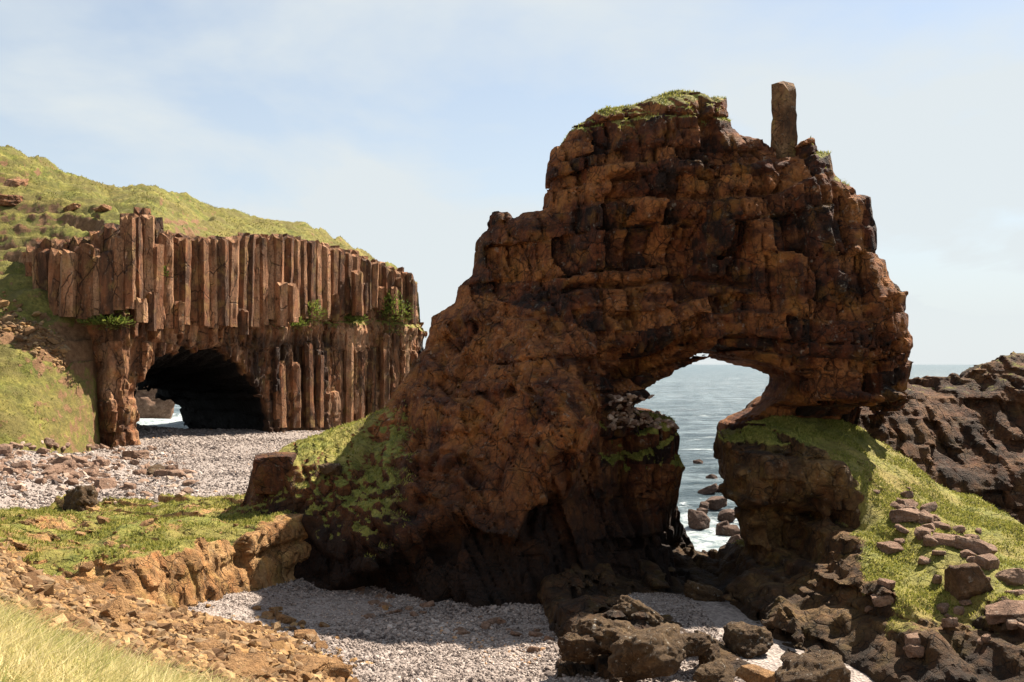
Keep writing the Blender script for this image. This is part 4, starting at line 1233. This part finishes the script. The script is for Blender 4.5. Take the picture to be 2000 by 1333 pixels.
def scree_rubble():
    r2 = np.random.RandomState(8)
    n = 42000
    x = r2.uniform(-22, 2, n); y = r2.uniform(13, 43, n)
    z = SCREE(x, y)
    bz = beach_h(x, y)
    over = z - bz
    k = (over > -0.5) & (np.abs(x) < 0.56 * y) & (r2.rand(n) < np.where(over > 0.15, 1.0, 0.25 * smooth(-0.5, 0.15, over))) & (y + 0.25 * (x + 6) > 14.5)
    x, y, z, bz = x[k], y[k], np.maximum(z[k], bz[k]), bz[k]
    z = z + 0.18 * fbm(x, y, 0 * x, 1.6, 4, 0.55) + 0.10 * fbm(x, y, 0 * x, 0.5, 3, 0.6, 3)
    s = np.exp(r2.normal(-2.62, 0.5, len(x))).clip(0.02, 0.26) * (0.7 + 0.02 * y)
    rubble('rubble', np.stack([x, y, z], 1), s, MAT_R_OCHRE, 'small ochre chips and stones covering the scree slope', 9)
scree_rubble()
# stones of the scree: larger towards the foot
for k in range(130):
    px = rs.uniform(60, 680); 
    py = 1150 + (px - 130) * 0.36 + rs.normal(0, 55) + 25
    if px > 480: py = rs.uniform(1190, 1333)
    if py > 1345 or py < 1120: continue
    # march the line of sight down to the slope
    hit = None
    for Y in np.arange(12, 46, 0.25):
        x, _, z = W(px, py, Y)
        if z <= ground(x, Y): hit = (x, Y, z); break
    if hit is None or hit[1] < 14.5: continue
    s = np.exp(rs.normal(-1.55, 0.45)) * (0.75 + 0.35 * (px > 380))
    if px > 560 and rs.rand() < 0.55: continue
    s = min(s, .62); wd = size_word(s, .17, .3)
    where = 'high in the scree beside the dry grass' if hit[1] < 24 else ('out on the shingle beyond the scree' if px > 560 else ('in the scree right below the ledge wall' if hit[1] > 33.5 else 'in the middle of the scree slope'))
    stone('stone', ST_ORANGE, hit, s, wd + ' angular ochre stone lying ' + where, 'stone', wd + ' scree stones ' + where)
# singled-out stones on the near beach and scree
for px, py, Yd, s, lab in [(480, 1315, None, .62, 'long pale brown slab at the lower end of the scree'), (560, 1315, None, .42, 'rounded tan stone beside the broad brown boulder on the shingle'),
                           (600, 1300, None, .58, 'broad brown boulder sitting on the shingle at the end of the scree'), (655, 1290, None, .35, 'small brown boulder beside the broad brown one on the shingle'),
                           (215, 1200, None, .60, 'large pale orange slab near the top of the scree'), (535, 1195, None, .36, 'lone brown angular stone on the upper shingle near the ledge'),
                           (595, 1240, None, .45, 'flat orange stone half buried in the middle of the shingle'), (420, 1230, None, .42, 'flat pale orange stone at the edge where scree meets shingle'),
                           (752, 1183, None, .20, 'small ochre cobble on the shingle at the edge of shade')]:
    for Y in np.arange(12, 46, 0.1):
        x, _, z = W(px, py + 8, Y)
        if z <= ground(x, Y): break
    stone('boulder', BIG_O, (x, Y, z), s, lab, 'boulder', squash=0.75)
for k in range(26):
    px = rs.uniform(700, 1080); py = 1150 + (px - 700) * 0.2 + abs(rs.normal(0, 22)) + 5
    for Y in np.arange(25, 50, 0.15):
        x, _, z = W(px, py, Y)
        if z <= ground(x, Y): break
    stone('stone', ST_PINK, (x, Y, z), rs.uniform(.14, .34), 'rounded stone on the shaded shingle at the foot of the arch', 'stone', 'stones at the foot of the arch', squash=.8)

# rubble at the foot of the green hillside and pillar
hillt = bvh(HILL[0], HILL[1]); ledt = bvh(LEDGE[0], LEDGE[1])
def sight(px, py, trees, y0=20, beach=True):
    o = Vector((0, 0, EYE)); d = Vector(W(px, py, 1.0)) - o; d.normalize()
    best = None
    for t in trees:
        h = t.ray_cast(o, d)
        if h[0] is not None and (best is None or h[0].y < best.y): best = h[0]
    if beach:
        for Y in np.arange(y0, 140, 0.25):
            x, _, z = W(px, py, Y)
            if z <= float(beach_h(np.array([x]), np.array([Y]))[0]):
                if best is None or Y < best.y: best = Vector((x, Y, z))
                break
    return best
for k in range(115):
    px = rs.uniform(-20, 370); py = 905 + (px < 250) * 0 + rs.normal(12, 24) + max(0, 60 - px) * 0.1
    if px > 300 and rs.rand() < .5: continue
    if py > 985 - max(0, 120 - px) * .3: continue
    h = sight(px, py, [hillt, ledt], 50)
    if h is None: continue
    s = min(np.exp(rs.normal(-0.9, 0.42)), 1.0); wd = size_word(s, .33, .55)
    where = 'against the foot of the green hillside' if h.y > 76 else ('on the pale shingle in front of the pillar' if px > 210 else 'near the big pitted boulder')
    stone('stone', ST_PINK, h, s, wd + ' pinkish angular rubble stone ' + where, 'stone', wd + ' rubble ' + where)
for px, py, s, lb, lab, libb in [(160, 985, 1.25, .9, 'big rough pitted boulder on the shingle edge above the ledge', BIG_M), (305, 930, 1.15, .6, 'wide low boulder on the pale shingle in front of the pillar', BIG_M),
                                 (268, 895, 1.1, .7, 'weathered boulder leaning against the foot of the cave pillar', BIG_P), (100, 925, .95, .7, 'tallest pinkish block in the rubble below the hillside', BIG_P),
                                 (150, 905, .85, .7, 'pinkish wedge of rock at the middle of the hillside rubble', BIG_P), (645, 920, .5, .7, 'small dark boulder on the shaded turf beside the square block', BIG_M)]:
    h = sight(px, py, [hillt, ledt, ] + ([bvh(ARCH[0], ARCH[1])] if px > 600 else []), 50)
    if h is None: continue
    stone('boulder', libb, h, s, lab, 'boulder', squash=lb)

# the square block at the edge of the far beach
def block_mesh(name, dims, seed, mat):
    rs2 = np.random.RandomState(seed)
    n = 16
    V = []; Q = []
    for ax in range(3):
        for sgn in (-1, 1):
            u = np.linspace(-1, 1, n); A, B = np.meshgrid(u, u, indexing='ij')
            p = np.zeros((n, n, 3)); p[..., ax] = sgn; p[..., (ax + 1) % 3] = A; p[..., (ax + 2) % 3] = B
            b = len(V) * n * n
            i = np.arange(n * n).reshape(n, n) + b
            q = np.stack([i[:-1, :-1], i[1:, :-1], i[1:, 1:], i[:-1, 1:]], -1).reshape(-1, 4)
            Q.append(q if sgn > 0 else q[:, ::-1]); V.append(p.reshape(-1, 3))
    V = np.concatenate(V); Q = np.concatenate(Q)
    r = np.linalg.norm(V, axis=1, keepdims=True)
    V = V * (1 - 0.22 * (r - 1) ** 2)
    V = V * np.array(dims)
    d = V / np.linalg.norm(V, axis=1, keepdims=True)
    V = V + d * (0.20 * fbm(V[:, 0], V[:, 1], V[:, 2], 0.6, 4, 0.6, seed))[:, None]
    return mesh(name, V, Q, mat, {'turf': np.zeros(len(V))})
c = W(540, 925, 51.5)
o = link('boulder', block_mesh('boulder', (1.04, 1.0, 1.0), 5, MAT_BLOCK), None, (c[0], c[1], c[2]))
o.rotation_euler = (0.02, -0.03, 0.10)
tag(o, 'square dark red block of rock standing at the edge of the far beach', 'boulder')

# foreground boulders below the window
for px, py, Y, s, sq, lab, libb in [(1275, 1278, 31.5, 1.25, 1.0, 'big knobbly lichen-spotted boulder in front of the dark gap', BIG_M), (1190, 1245, 34, 1.25, 1.0, 'dark broad boulder behind the big knobbly boulder', BIG_M),
                                    (1130, 1268, 33.5, .85, 1.0, 'dark rounded boulder at the edge of the shingle shade', BIG_M), (1345, 1262, 33.5, .9, .9, 'shaded boulder squeezed between knobbly boulder and outcrop', BIG_M),
                                    (1398, 1322, 30.5, .7, 1.0, 'orange-brown boulder between the knobbly and the mossy boulder', BIG_M), (1478, 1322, 30.5, .6, 1.0, 'small ochre boulder next to the mossy boulder', BIG_O),
                                    (1590, 1332, 29, 1.35, .75, 'wide mossy boulder with pale lichen at the foot of the outcrop', BIG_M), (1250, 1205, 37, 1.0, .8, 'black shaded boulder at the mouth of the sea gap', BIG_M), (1375, 1165, 44, 1.1, .7, 'dark boulder blocking the foot of the sea gap', BIG_M),
                                    (1460, 1255, 36, 1.2, .8, 'dark boulder leaning on the outcrop foot', BIG_M)]:
    x, y, z = W(px, py, Y)
    o = stone('boulder', libb, (x, y, z), s * 0.86, lab, 'boulder', squash=sq, sink=0.5)

# the dark pile below the sea gap
for k in range(6):
    px = rs.uniform(1110, 1520); py = rs.uniform(1215, 1330) if px > 1300 else rs.uniform(1200, 1300)
    Y = 44.5 - (py - 1150) * 0.082 + rs.uniform(-.5, .5)
    x, y, z = W(px, py, Y)
    stone('boulder', BIG_M, (x, y, min(z, 2.3)), rs.uniform(.3, .6), 'dark rough boulder of the pile below the sea gap', 'boulder', 'boulders piled below the sea gap', sink=.5)

# stones on the grass slope at the right
outt = bvh(OUTC[0], OUTC[1])
for px, py, s, sq, lab, libb in [(1885, 1150, .95, 1.15, 'tall dark brown boulder casting its shadow on the grass slope', BIG_B), (1905, 1075, .80, .7, 'smooth pinkish dome-shaped boulder on the grass slope', BIG_P), (1975, 1135, .6, .8, 'pinkish block right of the tall boulder on the slope', BIG_P),
                                 (1965, 1195, .7, .5, 'flat pinkish slab below the tall boulder', BIG_P), (1740, 1075, .42, .7, 'brown split stone low on the grass slope', BIG_P), (1765, 1010, .7, .6, 'angular pinkish outcrop stone in the middle of the grass slope', BIG_P)]:
    h = sight(px, py, [outt], beach=False)
    if h is None: continue
    stone('boulder', libb, h, s, lab, 'boulder', squash=sq)
for k in range(62):
    t = rs.rand()
    if t < .45: px = 1760 + rs.normal(0, 22) + rs.rand() * 130; py = 1000 + (px - 1760) * 0.55 + rs.normal(0, 18)
    elif t < .8: px = rs.uniform(1690, 2000); py = rs.uniform(1120, 1300)
    else: px = rs.uniform(1680, 2000); py = 940 + (px - 1680) * .45 + rs.uniform(0, 150)
    h = sight(px, py, [outt], beach=False)
    if h is None or h.y > 49: continue
    s = min(np.exp(rs.normal(-1.35, .42)), .55); wd = size_word(s, .22, .34)
    where = 'high on the grass slope of the outcrop' if h.y > 42 else ('around the tall boulder on the grass slope' if h.y > 35.5 else 'at the lower edge of the grass slope')
    stone('stone', ST_PINK, h, s, wd + ' pinkish brown stone ' + where, 'stone', wd + ' slope stones ' + where)

# loose stones on the ledge top and the hill scree
for k in range(40):
    px = rs.uniform(-10, 560); py = rs.uniform(985, 1110) - (px / 560) * 40 + 15
    h = sight(px, py, [ledt], beach=False)
    if h is None or h.z < 3.4: continue
    s = min(np.exp(rs.normal(-1.7, .4)), .4); wd = size_word(s, .16, .26)
    where = 'along the far beach' if h.y > 52 else ('close to the ledge brink' if h.y < 43 else 'amid the ledge top')
    stone('stone', ST_ORANGE, h, s, wd + ' brown stone half sunk in the grass ' + where, 'stone', wd + ' ledge stones ' + where)
PP = []
for k in range(420):
    t = rs.rand(); px = -30 + t * 160; py = 592 + t * 105 + rs.normal(0, 17)
    h = sight(px, py, [hillt], beach=False)
    if h is not None: PP.append(h)
rubble('rubble', np.array(PP), np.exp(rs.normal(-1.3, .4, len(PP)))*0.8, MAT_R_OCHRE, 'strip of small brown stones on the green hillside', 77)
PP = []
for k in range(260):
    px = rs.uniform(-20, 380); py = 912 + rs.normal(8, 28)
    h = sight(px, py, [hillt, ledt], 50)
    if h is not None: PP.append(h)
rubble('rubble', np.array(PP), np.exp(rs.normal(-1.3, .4, len(PP))).clip(.1, .5), MAT_R_PINK, 'small pinkish stones between the larger rubble below the hillside', 79)
# rubble on the ledge under the window
arct = bvh(ARCH[0], ARCH[1])
PP = []
for k in range(200):
    px = rs.uniform(1190, 1335); py = rs.uniform(775, 835)
    h = sight(px, py, [arct], beach=False)
    if h is not None and h.y < 54: PP.append(h)
rubble('rubble', np.array(PP), rs.uniform(.08, .26, len(PP)), MAT_R_PINK, 'pinkish broken stones on the ledge under the window', 78)

# rocks in the surf seen through the gap
for px, py, s in [(1368, 1022, 1.0), (1430, 1042, .85), (1412, 1035, .7), (1440, 1062, .7), (1383, 962, .9), (1390, 935, .7), (1398, 985, .9), (1365, 905, .6), (1376, 990, .6), (1405, 960, .7), (1370, 1000, .5), (1420, 1010, .8)]:
    Y = EYE * FPX / (py - 712)
    x, _, _ = W(px, py, Y)
    stone('sea_rock', ST_DARK, (x, Y, 0), s, 'wet dark rock in the white surf beyond the gap', 'rock', 'rocks in the surf', sink=.45)
# the rock seen through the cave
x, y, z = W(300, 800, 230)
o = stone('sea_rock', [stone_mesh('sea_rock', 481, MAT_B_PINK, sub=4, rough=.22, planes=8)], (x - 1.5, y, 1.2), 8.2, 'brown sea rock seen through the cave with surf at its foot', 'rock', squash=.95, sink=.25, rot=(0, .1, .5))

# ------------------------------------------------------------------ shrubs and ferns on the cliff shelf, crags on the hill
clift = bvh(CLIFF[1], CLIFF[2])
def shrub(c, r, n, seed, label):
    r2 = np.random.RandomState(seed)
    d = r2.randn(n, 3); d /= np.linalg.norm(d, axis=1, keepdims=True)
    rad = r2.rand(n, 1) ** 0.45
    P = d * rad * np.array(r) * (1 + 0.35 * fbm(d[:, 0] * 2, d[:, 1] * 2, d[:, 2] * 2, 1.0, 2, .5, seed))[:, None]
    V, T, tone = blades(P, d, 0.25, 0.55, 0.22, r2, bend=0.6, nrm=0.6)
    root = empty('shrub', c); tag(root, label, 'shrub')
    o = link('foliage', mesh('foliage', V, T, MAT_LEAF, {'tone': tone}), root)
    st = [(0.0, 0.0, -r[2] * 1.1), (0.05, 0.0, 0.0), (-r[0] * .4, 0, r[2] * .5), (r[0] * .4, 0, r[2] * .4), (0.0, .2, r[2] * .7)]
    vs = []; fs = []
    for a, b in ((0, 1), (1, 2), (1, 3), (1, 4)):
        A, B = np.array(st[a]), np.array(st[b]); k = len(vs)
        for q, w in ((A, .09), (B, .04)):
            for t in range(4): vs.append(q + w * np.array([math.cos(t * 1.57), math.sin(t * 1.57), 0]))
        fs += [(k + t, k + (t + 1) % 4, k + 4 + (t + 1) % 4, k + 4 + t) for t in range(4)]
    link('stem', mesh('stem', np.array(vs), np.array(fs), MAT_B_DARK), root)
for px, py, r, n, lab in [(600, 612, (2.2, 1.3, 1.5), 700, 'yellow-green shrub on the middle shelf of the cliff above the lower columns'), (762, 615, (2.6, 1.5, 2.6), 1100, 'largest green shrub hanging near the seaward end of the cliff'),
                          (215, 632, (2.4, 1.2, .6), 500, 'flat grassy shrub on top of the cave pillar'), (690, 628, (1.7, 1.0, 1.0), 380, 'small green shrub between the two larger cliff shrubs'), (315, 545, (.9, .7, 1.2), 220, 'narrow grassy tuft growing between broken columns'),
                          (575, 635, (1.6, 1.0, .7), 300, 'low shrub just below the yellow-green shrub on the shelf')]:
    h = sight(px, py, [clift], beach=False)
    if h is None: continue
    shrub((h.x, h.y - 0.9, h.z), tuple(1.2 * v for v in r), int(n * 1.3), int(px), lab)
CR = lib(MAT_CLIFF, 3, 520, 'crag', sub=4, rough=.25, planes=12)
for px, py, s_, lab in [(8, 392, 2.8, 'rugged brown crag high on the grassy hillside'), (30, 362, 1.5, 'smaller brown crag above the rugged hillside crag'), (140, 406, 1.2, 'low rock outcrop in the turf above the left columns'), (205, 410, 1.1, 'brown rock outcrop in the turf beside the crest of columns')]:
    h = sight(px, py, [hillt], beach=False)
    if h is None: continue
    stone('crag', CR, h, s_, lab, 'crag', squash=.7, sink=.6)
